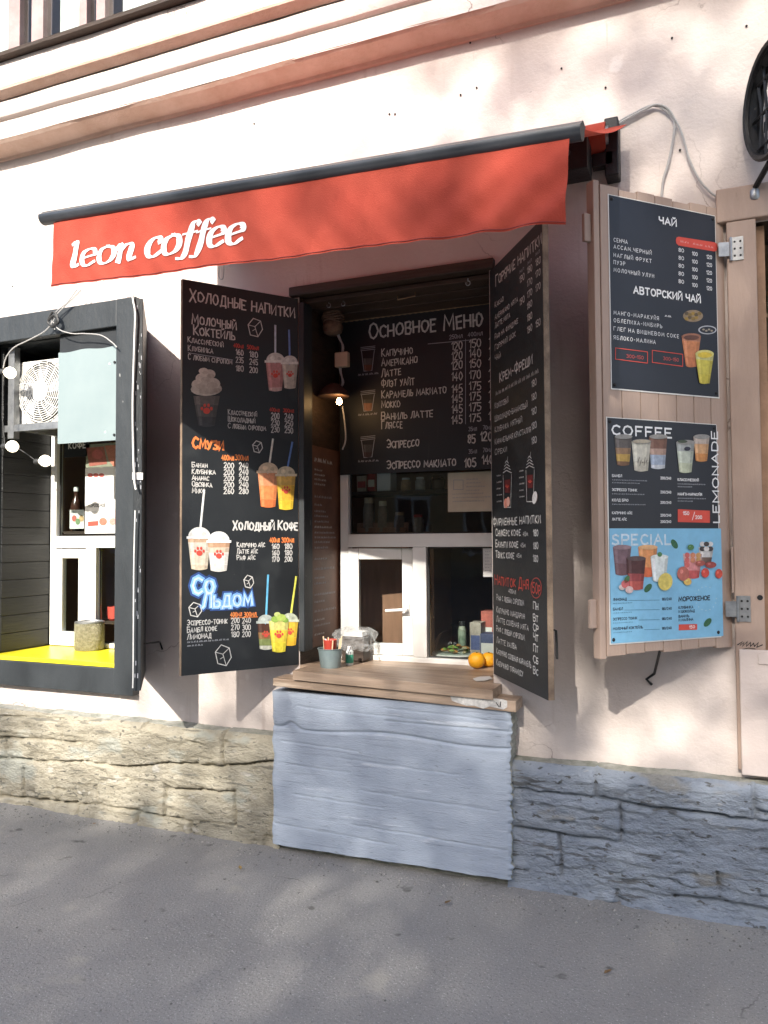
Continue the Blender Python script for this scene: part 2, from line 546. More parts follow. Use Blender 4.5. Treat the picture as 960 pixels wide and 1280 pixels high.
class Canvas:
    """a flat surface of the scene that carries paint: origin O, unit axes U (right) and V (up), normal N towards the viewer"""

    def __init__(s, O, U, V, base=0.0012):
        s.O, s.U, s.V = map(lambda a: np.asarray(a, float), (O, U, V))
        s.N = np.cross(s.U, s.V)
        s.base = base
        s.mb = MB()
        s.k = 0
        s.warp = None
        s.parts = []

    def uv(s, x, y):
        p = at_plane(x, y, s.O, s.N) - s.O
        return np.array([p @ s.U, p @ s.V])

    def P(s, uv, h):
        q = s.O + s.U * uv[0] + s.V * uv[1] + s.N * (s.base + h)
        if s.warp:
            q = s.warp(q)
        return q

    def poly(s, pts, M, layer=0, px=True):
        if px:
            pts = [s.uv(*p) for p in pts]
        s.k += 1
        h = layer * 0.0004 + (s.k % 3) * 0.00008
        a = 0.0
        for i in range(len(pts)):
            p, q = pts[i], pts[(i + 1) % len(pts)]
            a += p[0] * q[1] - q[0] * p[1]
        if a < 0:
            pts = pts[::-1]
        s.mb.face([s.P(p, h) for p in pts], M)

    def ellipse(s, cx, cy, rx, ry, M, layer=0, n=20, a0=0, a1=360, rot=0):
        r = math.radians(rot)
        pts = []
        for k in range(n + (0 if a1 - a0 == 360 else 1)):
            q = math.radians(a0 + (a1 - a0) * k / n)
            x, y = rx * math.cos(q), -ry * math.sin(q)
            pts.append((cx + x * math.cos(r) - y * math.sin(r), cy + x * math.sin(r) + y * math.cos(r)))
        s.poly(pts, M, layer)

    def ribbon(s, pts, wd, M, layer=0, px=False, contrast=0.0):
        """a painted stroke: pts in board metres, wd its width"""
        if px:
            pts = [s.uv(*p) for p in pts]
        P = [np.asarray(p, float) for p in pts]
        P = [p for i, p in enumerate(P) if i == 0 or np.linalg.norm(p - P[i - 1]) > 1e-6]
        if len(P) < 2:
            return
        s.k += 1
        h = layer * 0.0004 + (s.k % 5) * 0.00007
        # square the ends off by a third of the width
        d0 = (P[0] - P[1]) / np.linalg.norm(P[0] - P[1])
        d1 = (P[-1] - P[-2]) / np.linalg.norm(P[-1] - P[-2])
        P[0] = P[0] + d0 * wd * 0.3
        P[-1] = P[-1] + d1 * wd * 0.3
        L, R = [], []
        for i, p in enumerate(P):
            ta = P[i] - P[i - 1] if i else P[1] - P[0]
            tb = P[i + 1] - P[i] if i < len(P) - 1 else ta
            ta, tb = ta / np.linalg.norm(ta), tb / np.linalg.norm(tb)
            t = ta + tb
            nl = np.linalg.norm(t)
            t = t / nl if nl > 0.2 else ta
            n_ = np.array([-t[1], t[0]])
            c = max(0.55, abs(t @ ta))
            ww = wd * (1 - contrast + contrast * abs(t[1]) ** 1.3)
            L.append(p + n_ * ww / 2 / c)
            R.append(p - n_ * ww / 2 / c)
        vs = [s.P(q, h) for q in L] + [s.P(q, h) for q in R]
        n = len(P)
        s.mb.mesh(vs, [(n + i, n + i + 1, i + 1, i) for i in range(n - 1)], M)

    def text(s, txt, x0, y0, x1, hp, M, weight=0.14, jit=0.03, slant=0.0, small=0.8, layer=0, rot=False, gap=0.2):
        """one line of lettering: baseline starts at photo pixel (x0, y0), fills up to x1, capitals hp pixels tall"""
        o = s.uv(x0, y0)
        if rot:   # runs upwards
            H_ = abs(s.uv(x0 - hp, y0)[0] - o[0])
            W = s.uv(x0, x1)[1] - o[1]
        else:
            H_ = s.uv(x0, y0 - hp)[1] - o[1]
            W = s.uv(x1, y0)[0] - o[0] if x1 else None
        items, x = [], 0.0
        for i, ch in enumerate(txt):
            up = ch.upper()
            k = 1.0 if (ch == up) else small
            gw, st = glyph(up)
            items.append((x, k, st))
            x += gw * k + (gap if st else 0.1)
        nat = max(x - gap, 0.05)
        sx = (W / nat) if W else H_
        wd = weight * H_ * min(1.0, 0.55 + 0.45 * sx / H_)
        keep, s.mb = s.mb, MB()
        for (gx, k, st) in items:
            dy = random.uniform(-1, 1) * jit
            for a in st:
                pts = []
                for (px_, py_) in a:
                    jx, jy = random.uniform(-jit, jit), random.uniform(-jit, jit)
                    X = (gx + px_ * k + jx) * sx + slant * py_ * k * H_
                    Y = (py_ * k + jy + dy) * H_
                    pts.append(o + (np.array([-Y, X]) if rot else np.array([X, Y])))
                s.ribbon(pts, wd, M, layer)
        s.parts.append((txt, s.mb))
        s.mb = keep

    def scribble(s, x0, x1, y, hp, M, layer=0, lw=None):
        """a line of writing too small to read in the photo"""
        o = s.uv(x0, y)
        W = s.uv(x1, y)[0] - o[0]
        H_ = s.uv(x0, y - hp)[1] - o[1]
        x = 0.0
        keep, s.mb = s.mb, MB()
        while x < W:
            n = random.randint(3, 7)
            pts = []
            for k in range(n):
                pts.append(o + np.array([x, H_ * (0.1 + 0.8 * (k % 2) * random.uniform(0.6, 1))]))
                x += H_ * 0.28
            s.ribbon(pts, lw or H_ * 0.22, M, layer)
            x += H_ * 0.35
        s.parts.append(('~', s.mb))
        s.mb = keep

    def line(s, pts, wpx, M, layer=0):
        a, b = s.uv(*pts[0]), s.uv(pts[0][0], pts[0][1] + wpx)
        s.ribbon(pts, abs(a[1] - b[1]), M, layer, px=True)

    def flush(s, name, parent):
        o = None
        if s.mb.f:
            o = s.mb.build(name if not s.parts else {'price_list': 'price_mark', 'tea_list': 'price_mark', 'coffee_list': 'small_print', 'special_list': 'small_print'}.get(name, name), parent)
        for txt, mb in s.parts:
            nm = name
            if name in ('price_list', 'tea_list', 'coffee_list', 'special_list'):
                nm = 'small_print' if txt == '~' else 'price' if txt[0].isdigit() else 'menu_line'
            elif txt == '~':
                nm = 'small_print'
            mb.build(nm, parent)
        s.parts = []
        s.mb = MB()
        return o


def paw(c, x, y, r, M, layer):
    c.ellipse(x, y + r * 0.25, r * 0.55, r * 0.5, M, layer, 12)
    for dx, dy in ((-0.75, -0.1), (-0.3, -0.6), (0.3, -0.6), (0.75, -0.1)):
        c.ellipse(x + dx * r, y + dy * r, r * 0.22, r * 0.3, M, layer, 8)


CM = {}


def cm(r, g, b):
    k = 'drink_paint_%02d_%02d_%02d' % (r * 99, g * 99, b * 99)
    return mat(k, (r, g, b), 0.55, (r * .72, g * .72, b * .72), 55)


def cup(c, cx, yt, yb, wt, wb, bands, lid=None, straw=None, pawc=True, layer=1, slope=0.0):
    """a drink painted on a board: bands are (height fraction, colour) from the bottom up"""
    def row(f):
        y = yb + (yt - yb) * f
        hw = (wb + (wt - wb) * f) / 2
        return (cx - hw, y - slope * hw), (cx + hw, y + slope * hw)
    if straw:
        (sx, sy, col) = straw
        c.line([(cx, yt + 2), (sx, sy)], 2.6, cm(*col), layer)
        c.line([(cx - .4, yt + 2), (sx - .4, sy)], 0.9, cm(*[min(1, q * 1.3) for q in col]), layer + 1)
    f0 = 0.0
    for i, (f1, col) in enumerate(bands):
        a, b = row(f0)
        d, e = row(f1)
        pts = [a, b, e, d]
        if i == 0:
            mid = [(b[0] - (b[0] - a[0]) * q, (a[1] + b[1]) / 2 + (b[0] - a[0]) * 0.09 * math.sin(math.pi * q)) for q in (0.12, 0.3, 0.5, 0.7, 0.88)]
            pts = [a, d, e, b] + mid
        c.poly(pts, cm(*col), layer + 1)
        a2, b2 = row(f0 + 0.01)
        d2, e2 = row(f1 - 0.01)
        k = 0.16
        c.poly([(a2[0] + (b2[0] - a2[0]) * 0.08, a2[1]), (a2[0] + (b2[0] - a2[0]) * (0.08 + k), a2[1]),
                (d2[0] + (e2[0] - d2[0]) * (0.08 + k), d2[1]), (d2[0] + (e2[0] - d2[0]) * 0.08, d2[1])],
               cm(*[min(0.9, q * 1.25 + 0.03) for q in col]), layer + 2)
        c.poly([(b2[0] - (b2[0] - a2[0]) * 0.18, b2[1]), (b2[0], b2[1]), (e2[0], e2[1]), (e2[0] - (e2[0] - d2[0]) * 0.18, e2[1])],
               cm(*[q * 0.72 for q in col]), layer + 2)
        f0 = f1
    a, b = row(1.0)
    if lid:
        hh = (b[0] - a[0]) * 0.42
        c.ellipse(cx, yt - 1, (b[0] - a[0]) * 0.48, hh, cm(*lid), layer + 2, 14, 0, 180)
        c.ellipse(cx - wt * .15, yt - hh * .45, wt * .13, hh * .3, cm(*[min(.9, q * 1.3) for q in lid]), layer + 3, 10)
        c.ellipse(cx + wt * .2, yt - hh * .35, wt * .1, hh * .22, cm(*[q * .75 for q in lid]), layer + 3, 10)
        c.poly([(a[0] - 1.5, a[1] - 1.6), (b[0] + 1.5, b[1] - 1.6), (b[0] + 1.5, b[1] + 1.4), (a[0] - 1.5, a[1] + 1.4)],
               cm(*[min(.9, q * 1.2) for q in lid]), layer + 4)
    if pawc:
        paw(c, cx, yb + (yt - yb) * 0.55, wt * 0.24, M_redp, layer + 5)


def ice(c, x0, y0, x1, y1, M=None):
    M = M or M_chalk
    cx, cy, rx, ry = (x0 + x1) / 2, (y0 + y1) / 2, (x1 - x0) / 2, (y1 - y0) / 2
    P = [(cx + rx * a, cy + ry * b) for a, b in ((-.9, -.3), (-.2, -1), (.75, -.7), (1, .2), (.4, 1), (-.6, .8), (-.9, -.3))]
    c.line(P, 1.1, M)
    c.line([P[0], (cx, cy - ry * .1), P[2]], .9, M)
    c.line([(cx, cy - ry * .1), P[4]], .9, M)
    c.line([(cx - rx * .3, cy + ry * .35), (cx + rx * .1, cy + ry * .15), (cx + rx * .2, cy + ry * .5)], .8, M)


# ================================================================== SETTING
def ground():
    mb = MB()
    n = 60
    xs = np.concatenate([[-120, -40, -12], np.linspace(-7, 4, 56), [10, 40, 120]])
    ys = np.concatenate([[-120, -40, -12, -7], np.linspace(-4.5, 0.2, 40), [3, 30, 120]])
    vs = []
    for y in ys:
        for x in xs:
            near = -7 <= x <= 4 and -4.5 <= y <= 0.2
            z = 0.010 * float(fbm(np.array(x * 1.1 + 50), np.array(y * 1.1 + 50), 3, 3)) if near else 0
            if near and y > -0.25:
                z += 0.012 * max(0, (y + 0.25) / 0.25) * (0.5 + float(fbm(np.array(x * 3 + 50), np.array(y + 50.), 5, 3)))
            vs.append((x, y, z))
    w_ = len(xs)
    fs = [(j * w_ + i, j * w_ + i + 1, (j + 1) * w_ + i + 1, (j + 1) * w_ + i) for j in range(len(ys) - 1) for i in range(w_ - 1)]
    mb.mesh(vs, fs, M_asph, True)
    return struct(mb.build('asphalt_pavement'))


ground()

NX0, NX1, NZ1 = -1.972, -0.945, 2.84          # the serving niche
LX0, LX1, LZ0, LZ1 = -4.13, float(at(144.5, 600, -.05)[0]), 0.84, 2.80  # the neighbouring window niche
WY = 0.45
bld = thing('building', 'old pink stucco building with a rough limestone plinth, wavy cornice and two serving niches', 'building', (-2, 0, 0))


def facade():
    holes = [(NX0, NX1, 0.80, NZ1), (LX0, LX1, LZ0, LZ1), (0.205, 1.6, 0.62, 2.88), (-5.2, -2.62, 4.51, 6.4)]
    xs = sorted(set([-10, 5] + [h[0] for h in holes] + [h[1] for h in holes]))
    zs = sorted(set([0.45, 7.2] + [h[2] for h in holes] + [h[3] for h in holes]))
    mb = MB()

    def sub(a, b, st):
        n = max(1, int(math.ceil((b - a) / st)))
        return [a + (b - a) * i / n for i in range(n + 1)]
    for i in range(len(xs) - 1):
        for j in range(len(zs) - 1):
            cx, cz = (xs[i] + xs[i + 1]) / 2, (zs[j] + zs[j + 1]) / 2
            if any(h[0] < cx < h[1] and h[2] < cz < h[3] for h in holes):
                continue
            X, Z = sub(xs[i], xs[i + 1], 0.07), sub(zs[j], zs[j + 1], 0.07)
            vs = []
            for z in Z:
                for x in X:
                    r = 0.012 * float(fbm(np.array(x * 0.9 + 40), np.array(z * 0.9 + 40), 21, 4))
                    edge = min([9] + [max(abs(x - min(max(x, h[0]), h[1])), abs(z - min(max(z, h[2]), h[3]))) for h in holes])
                    vs.append((x, r * min(1, edge / 0.1), z))
            W = len(X)
            fs = [(b * W + a, b * W + a + 1, (b + 1) * W + a + 1, (b + 1) * W + a) for b in range(len(Z) - 1) for a in range(W - 1)]
            mb.mesh(vs, fs, M_stucco, True)
    return mb.build('facade_wall', bld)


facade()


def niche(name, x0, x1, z0, z1, d, M, mfloor=None):
    mb = MB()
    mb.face([(x0, 0, z0), (x0, d, z0), (x0, d, z1), (x0, 0, z1)], M)
    mb.face([(x1, 0, z0), (x1, 0, z1), (x1, d, z1), (x1, d, z0)], M)
    mb.face([(x0, 0, z1), (x0, d, z1), (x1, d, z1), (x1, 0, z1)], M)
    mb.face([(x0, 0, z0), (x1, 0, z0), (x1, d, z0), (x0, d, z0)], mfloor or M)
    return mb.build(name, bld)


niche('serving_niche', NX0, NX1, 0.80, NZ1, WY + 0.03, M_darkwood)
niche('side_niche', LX0, LX1, LZ0, LZ1, WY + 0.03, M_blackwood)
niche('shop_niche', 0.205, 1.6, 0.62, 2.88, 0.30, M_darkwood)
niche('upper_niche', -5.2, -2.62, 4.51, 6.4, 0.2, M_mould)


def room(name, x0, x1, y0, y1, z0, z1, M):
    mb = MB()
    mb.face([(x0, y0, z0), (x0, y1, z0), (x0, y1, z1), (x0, y0, z1)], M)
    mb.face([(x1, y0, z0), (x1, y0, z1), (x1, y1, z1), (x1, y1, z0)], M)
    mb.face([(x0, y0, z1), (x0, y1, z1), (x1, y1, z1), (x1, y0, z1)], M)
    mb.face([(x0, y0, z0), (x1, y0, z0), (x1, y1, z0), (x0, y1, z0)], M)
    mb.face([(x0, y1, z0), (x1, y1, z0), (x1, y1, z1), (x0, y1, z1)], M)
    return mb.build(name, bld)


room('coffee_room', -2.25, -0.5, WY + 0.03, 2.4, 0.05, 2.95, M_room)
room('side_room', -4.3, -2.9, WY + 0.03, 2.2, 0.05, 2.9, M_room)
room('shop_room', 0.1, 1.8, 0.30, 1.5, 0.05, 2.95, M_room)
room('upper_room', -5.4, -2.5, 0.2, 1.5, 4.5, 6.6, M_room)


# ---- cornice: profile swept along the wall, slightly wavy with age
def cornice():
    def sweep(name, prof, M, seed, amp=0.016):
        xs = np.linspace(-10, 5, 190)
        mb = MB()
        vs = []
        wv = fbm(xs * 0.8 + 60, xs * 0 + 60.5, seed, 3)
        w2 = fbm(xs * 5 + 60, xs * 0 + 90.5, seed + 9, 3)
        for i, x in enumerate(xs):
            for k, (y, z) in enumerate(prof):
                kk = 0 if y > -0.001 else 1
                vs.append((x, y + kk * 0.010 * w2[i], z + amp * wv[i] * kk + 0.004 * w2[i] * kk))
        n = len(prof)
        fs = [(i * n + k, (i + 1) * n + k, (i + 1) * n + k + 1, i * n + k + 1) for i in range(len(xs) - 1) for k in range(n - 1)]
        mb.mesh(vs, fs, M, True)
        return mb.build(name, bld, sharp=28)
    sweep('lower_moulding', [(0.0, 3.972), (-.014, 3.974), (-.020, 3.988), (-.075, 3.996), (-.13, 4.006), (-.148, 4.022)], M_mould, 31, 0.034)
    sweep('cornice_fascia', [(-.146, 4.024), (-.146, 4.128), (-.135, 4.132), (-.135, 4.142), (-.165, 4.148), (-.18, 4.175), (-.184, 4.222), (-.172, 4.238)], M_stucco, 33, 0.020)
    sweep('upper_moulding', [(-.172, 4.240), (-.182, 4.243), (-.212, 4.252), (-.232, 4.260), (-.236, 4.272)], M_mould, 35, 0.020)
    sweep('sill_band', [(-.234, 4.274), (-.234, 4.424), (-.228, 4.430)], M_stucco, 37, 0.014)
    sweep('metal_flashing', [(-.20, 4.431), (-.278, 4.433), (-.282, 4.452), (-.15, 4.490), (0.005, 4.508)], M_darkwood, 39, 0.012)


cornice()

# ---- stone plinth as relief with real joints traced course by course
JL = [  # crop coordinates of the left plinth, photo = (x/2.667, 820 + y/2.667)
    [(0, 272), (140, 278), (275, 292)], [(275, 292), (277, 352)], [(277, 352), (420, 376), (550, 357), (740, 372), (915, 352)],
    [(0, 340), (150, 353), (277, 354)], [(0, 470), (90, 475), (300, 496), (335, 496), (460, 520), (640, 548)], [(318, 430), (330, 496)],
    [(548, 430), (550, 535)], [(640, 548), (642, 640)], [(780, 450), (783, 565)], [(735, 245), (742, 372)], [(205, 190), (205, 275)], [(75, 380), (80, 473)],
    [(258, 495), (266, 545)], [(455, 520), (450, 560)], [(470, 200), (470, 240)], [(0, 200), (205, 212)], [(555, 440), (780, 455)], [(20, 280), (22, 345)]]
JR = [  # right plinth, photo = (620 + x/2.824, 780 + y/2.824)
    [(50, 578), (160, 592), (350, 616), (500, 642), (700, 662), (905, 692), (960, 698)], [(350, 480), (353, 616)], [(910, 530), (912, 690)],
    [(60, 716), (220, 745), (435, 775)], [(436, 640), (440, 775)], [(225, 745), (228, 890)], [(630, 958), (800, 985), (960, 1012)], [(785, 880), (790, 965)],
    [(910, 655), (960, 672)], [(430, 950), (433, 1005)]]
PLY = -0.10
JL = [[at(x / 2.667, 820 + y / 2.667, PLY)[[0, 2]] for x, y in j] for j in JL]
JR = [[at(620 + x / 2.824, 780 + y / 2.824, PLY)[[0, 2]] for x, y in j] for j in JR]
BX0, BX1 = at(341, 960, -0.14)[0], at(637, 980, -0.14)[0]


def segdist(X, Z, a, b):
    ax, az = a
    dx, dz = b[0] - a[0], b[1] - a[1]
    t = np.clip(((X - ax) * dx + (Z - az) * dz) / (dx * dx + dz * dz + 1e-9), 0, 1)
    return np.hypot(X - ax - t * dx, Z - az - t * dz)


def relief(name, x0, x1, joints, M, top, seed, rough=1.0, st=0.008):
    nx, nz = int((x1 - x0) / st), 84
    xs = np.linspace(x0, x1, nx)
    X, K = np.meshgrid(xs, np.linspace(0, 1, nz))
    T = top(X) + 0.008 * fbm(X * 6 + 30, X * 0 + 30, seed, 4)
    Z = -0.03 + (T + 0.03) * K
    w1 = fbm(X * 9 + 20, Z * 9 + 20, seed + 1, 4) * 0.02
    w2 = fbm(X * 9 + 70, Z * 9 + 70, seed + 2, 4) * 0.02
    D = np.full_like(X, 9.0)
    for j in joints:
        for a, b in zip(j[:-1], j[1:]):
            D = np.minimum(D, segdist(X + w1, Z + w2, a, b))
    jw = 0.0055 + 0.012 * np.clip(fbm(X * 3 + 10, Z * 3 + 10, seed + 3, 3) + 0.02, 0, 1)
    gg = np.clip(1.6 - D / jw, 0, 1)
    groove = gg * gg * (3 - 2 * gg) * 0.034 * (0.35 + 1.9 * np.clip(fbm(X * 2.2 + 15, Z * 2.2 + 15, seed + 6, 3) + 0.2, 0, .5))
    chip = np.clip(1.0 - D / 0.035, 0, 1) * np.clip(fbm(X * 16 + 3, Z * 16 + 3, seed + 13, 3) + .05, 0, 1) * 0.04
    groove = groove + chip
    body = 0.011 * fbm(X * 3.5 + 10, Z * 7 + 10, seed + 4, 5, 0.65) + 0.022 * fbm(X * 16 + 10, Z * 46 + 10, seed + 5, 4, 0.75)
    body = body + 0.010 * (fbm(X * 5 + 3, Z * 30 + 3, seed + 15, 3) > .12)
    pit = fbm(X * 11 + 30, Z * 24 + 30, seed + 8, 3)
    body = body - 0.020 * np.clip((pit - .20) / .12, 0, 1)
    Y = PLY - rough * body + groove
    Y = Y + np.clip((Z - T + 0.045) / 0.045, 0, 1) ** 2 * 0.04
    Y = Y - 0.02 * np.clip((0.05 - Z) / 0.05, 0, 1) ** 1.5 * (0.4 + 2.2 * np.clip(fbm(X * 4 + 5, Z * 0 + 5, seed + 7, 4) + .15, 0, 1))
    mb = MB()
    vs = np.stack([X, Y, Z], -1).reshape(-1, 3)
    i, j = np.meshgrid(np.arange(nx - 1), np.arange(nz - 1))
    q = (j * nx + i).ravel()
    mb.mesh(vs.tolist(), np.stack([q, q + 1, q + nx + 1, q + nx], 1).tolist(), M, True)
    # the ledge on top, running back to the wall
    hk = 0.022 * fbm(xs * 7 + 40, xs * 0 + 40, seed + 12, 4)
    for i in range(nx - 1):
        a, b = vs[(nz - 1) * nx + i], vs[(nz - 1) * nx + i + 1]
        mb.face([a, b, (b[0], 0.02, b[2] + 0.012 + hk[i + 1]), (a[0], 0.02, a[2] + 0.012 + hk[i])], M_ledge, True)
    return mb.build(name, bld, sharp=180)


relief('limestone_plinth', -7.0, BX0 + 0.02, JL, M_stoneL, lambda X: 0.548 + 0 * X, 50, 0.75)
relief('painted_plinth', BX1 - 0.02, 4.0, JR, M_stoneR, lambda X: 0.555 + 0 * X, 80, 0.75)


# ---- the pale blue rendered block below the counter
def block():
    c = lambda x, y: at(x, y, -0.14)
    nx, nz = 130, 170
    zt0, zt1 = c(341, 864)[2], c(641, 887)[2]
    zb0, zb1 = c(345, 1056)[2], c(637, 1100)[2]
    vs = []
    CRK = ((.12, .0, .55), (.20, .35, 1.), (.33, .1, .5), (.42, .4, .95), (.52, 0, .35), (.60, .3, .8), (.66, .05, .4), (.90, .12, .75), (.95, .5, 1.))
    zk = np.linspace(0, 1, nz)
    eL = [0.018 * float(fbm(np.array(k * 12 + 5.), np.array(5.5), 91, 4)) - 0.004 * math.sin(k * 20) for k in zk]
    eR = [0.030 * float(fbm(np.array(k * 11 + 5.), np.array(9.5), 95, 5, .7)) + 0.022 * float(fbm(np.array(k * 40 + 5.), np.array(7.5), 96, 3, .7)) for k in zk]
    for j, k in enumerate(zk):
        for i in range(nx):
            u = i / (nx - 1)
            x0 = BX0 + eL[j] - 0.006
            x1 = BX1 + eR[j] + 0.004
            x = x0 + (x1 - x0) * u
            zb = zb0 + (zb1 - zb0) * u
            zb = zb + 0.012 * float(fbm(np.array(u * 14 + 3.), np.array(2.5), 98, 3))
            zt = zt0 + (zt1 - zt0) * u
            z = zb + (zt - zb) * k
            y = -0.14 - 0.0014 * float(fbm(np.array(x * 2.5 + 9), np.array(z * 9 + 9), 101, 3)) - 0.0009 * float(fbm(np.array(x * 7 + 9), np.array(z * 75 + 9), 104, 3))
            # a long crack and board joint near the top
            zc = zt - 0.17 - 0.012 * math.sin(u * 9) - 0.03 * math.exp(-((u - .09) / .03) ** 2) * -1
            y += 0.010 * math.exp(-((z - zc) / 0.006) ** 2) + 0.006 * math.exp(-((z - zt + .10) / 0.005) ** 2) * (u > .5)
            for (ck, ca, cb) in CRK:
                if ca < u < cb:
                    zz = zb0 + (zt0 - zb0) * ck - .03 * (u - .5) + .010 * float(fbm(np.array(u * 9 + ck * 40), np.array(4.5), 121, 4))
                    y += 0.004 * math.exp(-((z - zz) / 0.003) ** 2)
            e = min(u, 1 - u) * (x1 - x0)
            y += 0.012 * max(0, 1 - e / 0.02) ** 2
            vs.append((x, y, z))
    mb = MB()
    fs = [(j * nx + i, j * nx + i + 1, (j + 1) * nx + i + 1, (j + 1) * nx + i) for j in range(nz - 1) for i in range(nx - 1)]
    mb.mesh(vs, fs, M_block, True)
    for j in range(nz - 1):                       # broken side edges, raw plaster
        for i, sg in ((0, 1), (nx - 1, -1)):
            a, b = vs[j * nx + i], vs[(j + 1) * nx + i]
            q = [a, b, (b[0], -0.02, b[2]), (a[0], -0.02, a[2])]
            mb.face(q if sg < 0 else q[::-1], M_ledge)
    for i in range(nx - 1):
        a, b = vs[i], vs[i + 1]
        mb.face([a, b, (b[0], -0.06, b[2]), (a[0], -0.06, a[2])], M_ledge)
        a, b = vs[(nz - 1) * nx + i], vs[(nz - 1) * nx + i + 1]
        mb.face([a, b, (b[0], 0.1, b[2]), (a[0], 0.1, a[2])], M_block)
    # rough footing that the render stands on
    f = []
    for i in range(nx):
        u = i / (nx - 1)
        x = BX0 + (BX1 - BX0) * u
        zb = zb0 + (zb1 - zb0) * u + 0.02
        r = 0.02 * float(fbm(np.array(x * 14 + 3.), np.array(1.5), 111, 3))
        f.append([(x, -0.085 - r, -0.02), (x, -0.10 - r, max(zb, 0.03))])
    mb2 = MB()
    for i in range(nx - 1):
        mb2.face([f[i][0], f[i + 1][0], f[i + 1][1], f[i][1]], M_ledge)
    b = mb.build('painted_block', bld, sharp=180)
    mb2.build('block_footing', b)


block()


# ---- white serving windows
def window_frame(name, x0, x1, z0, z1, ztr, xmul, wm=0.07, y=WY):
    mb = MB()
    a, b = y - 0.03, y + 0.03
    mb.box(x0, x0 + 0.05, a, b, z0, z1, M_white)
    mb.box(x1 - 0.05, x1, a, b, z0, z1, M_white)
    mb.box(x0 + 0.0505, x1 - 0.0505, a, b, z1 - 0.05, z1, M_white)
    mb.box(x0 + 0.0505, x1 - 0.0505, a, b, z0, z0 + 0.03, M_white)
    mb.box(x0 + 0.0505, x1 - 0.0505, a - 0.004, b, ztr[0], ztr[1], M_white)
    mb.box(xmul[0], xmul[1], a - 0.002, b, z0 + 0.0305, ztr[0] - 0.0005, M_white)
    o = mb.build(name, bld, bevel=0.004)
    return o


def pane(parent, x0, x1, z0, z1, y=WY + 0.01, M=M_glass):
    mb = MB()
    mb.box(x0, x1, y, y + 0.006, z0, z1, M)
    p = mb.build('pane', parent)
    g = MB()   # rubber seal
    for (a, b, c, d) in ((x0, x1, z0, z0 + .008), (x0, x1, z1 - .008, z1), (x0, x0 + .008, z0 + .0085, z1 - .0085), (x1 - .008, x1, z0 + .0085, z1 - .0085)):
        g.box(a, b, y - 0.012, y - 0.001, c, d, M_seal)
    g.build('seal', parent)
    return p


def sash(parent, x0, x1, z0, z1, ang, y=WY - 0.045, grip=True):
    """an inward swinging leaf hinged at its left edge"""
    c, s_ = math.cos(ang), math.sin(ang)
    U, Wd, Zv = np.array([c, s_, 0]), np.array([-s_, c, 0]), np.array([0, 0, 1.0])
    O = np.array([x0, y, z0])
    L, H = x1 - x0, z1 - z0
    t = 0.062
    mb = MB()
    mb.obox(O, U * t, Wd * .045, Zv * H, M_white)
    mb.obox(O + U * (L - t), U * t, Wd * .045, Zv * H, M_white)
    mb.obox(O + U * (t + .0005), U * (L - 2 * t - .001), Wd * .045, Zv * t, M_white)
    mb.obox(O + U * (t + .0005) + Zv * (H - t), U * (L - 2 * t - .001), Wd * .045, Zv * t, M_white)
    mb.build('sash', parent, bevel=0.005)
    g = MB()
    g.obox(O + U * t + Zv * t + Wd * .02, U * (L - 2 * t), Wd * .006, Zv * (H - 2 * t), M_glass)
    g.build('sash_pane', parent)
    if not grip:
        return
    h = MB()
    p = O + U * (L - t * .5) + Zv * H * .43 - Wd * .012
    h.obox(p - U * .012 - Zv * .03, U * .024, Wd * .013, Zv * .06, M_white)
    h.tube([p, p - Wd * .03, p - Wd * .035 - U * .03, p - Wd * .035 - U * .115 - Zv * .006], .008, M_white)
    h.build('handle', parent)


WB = 0.885
wf = window_frame('serving_window', -1.94, -0.95, WB, 2.80, (1.515, 1.588), (-1.502, -1.423))
pane(wf, -1.89, -1.0, 1.588, 2.75)
pane(wf, -1.423, -1.0, WB + .03, 1.515)
sash(wf, -1.885, -1.512, WB + .032, 1.508, math.radians(9))
lw = window_frame('side_window', LX0 + .02, LX1, 0.865, 2.78, (1.515, 1.592), (-3.80 + .005, -3.715))
pane(lw, LX0 + .07, LX1 - .05, 1.592, 2.73)
pane(lw, -3.715, LX1 - .05, 0.895, 1.515)
sash(lw, LX0 + .075, -3.80, 0.897, 1.508, math.radians(4), grip=False)


def upper_window():
    mb = MB()
    x0, x1, z0, z1 = -5.2, -2.62, 4.515, 6.4
    Mb = mat('mauve_window_paint', (0.36, 0.26, 0.25), 0.6, (0.28, 0.19, 0.18), 6, bump=.2)
    y = 0.12
    mb.box(x0, x1, y, y + .07, z0, z0 + .09, Mb)
    mb.box(x0, x1, y, y + .07, z1 - .07, z1, Mb)
    muls = [at(u, 40, y)[0] for u in (18, 47, 104, 126)] + [-2.72]
    for xm, wd in zip(muls, (.10, .10, .06, .07, .1)):
        mb.box(xm - wd / 2, xm + wd / 2, y - .006, y + .074, z0 + .0905, z1 - .0705, Mb)
    o = mb.build('upper_window', bld, bevel=.005)
    xs = [x0] + muls
    for a, b in zip(xs[:-1], xs[1:]):
        if b - a > .12:
            g = MB()
            g.box(a + .03, b - .03, y + .03, y + .036, z0 + .08, z1 - .06, M_glass)
            g.build('pane', o)
            cu = MB()
            n = 14
            for k in range(n - 1):
                xa, xb = a + .05 + (b - a - .1) * k / (n - 1), a + .05 + (b - a - .1) * (k + 1) / (n - 1)
                cu.face([(xa, y + .14 + .02 * math.sin(k * 2.1), z0 + .05), (xb, y + .14 + .02 * math.sin(k * 2.1 + 2.1), z0 + .05),
                         (xb, y + .14 + .02 * math.sin(k * 2.1 + 2.1), z1 - .05), (xa, y + .14 + .02 * math.sin(k * 2.1), z1 - .05)], M_paper, True)
            cu.build('curtain', o)


upper_window()

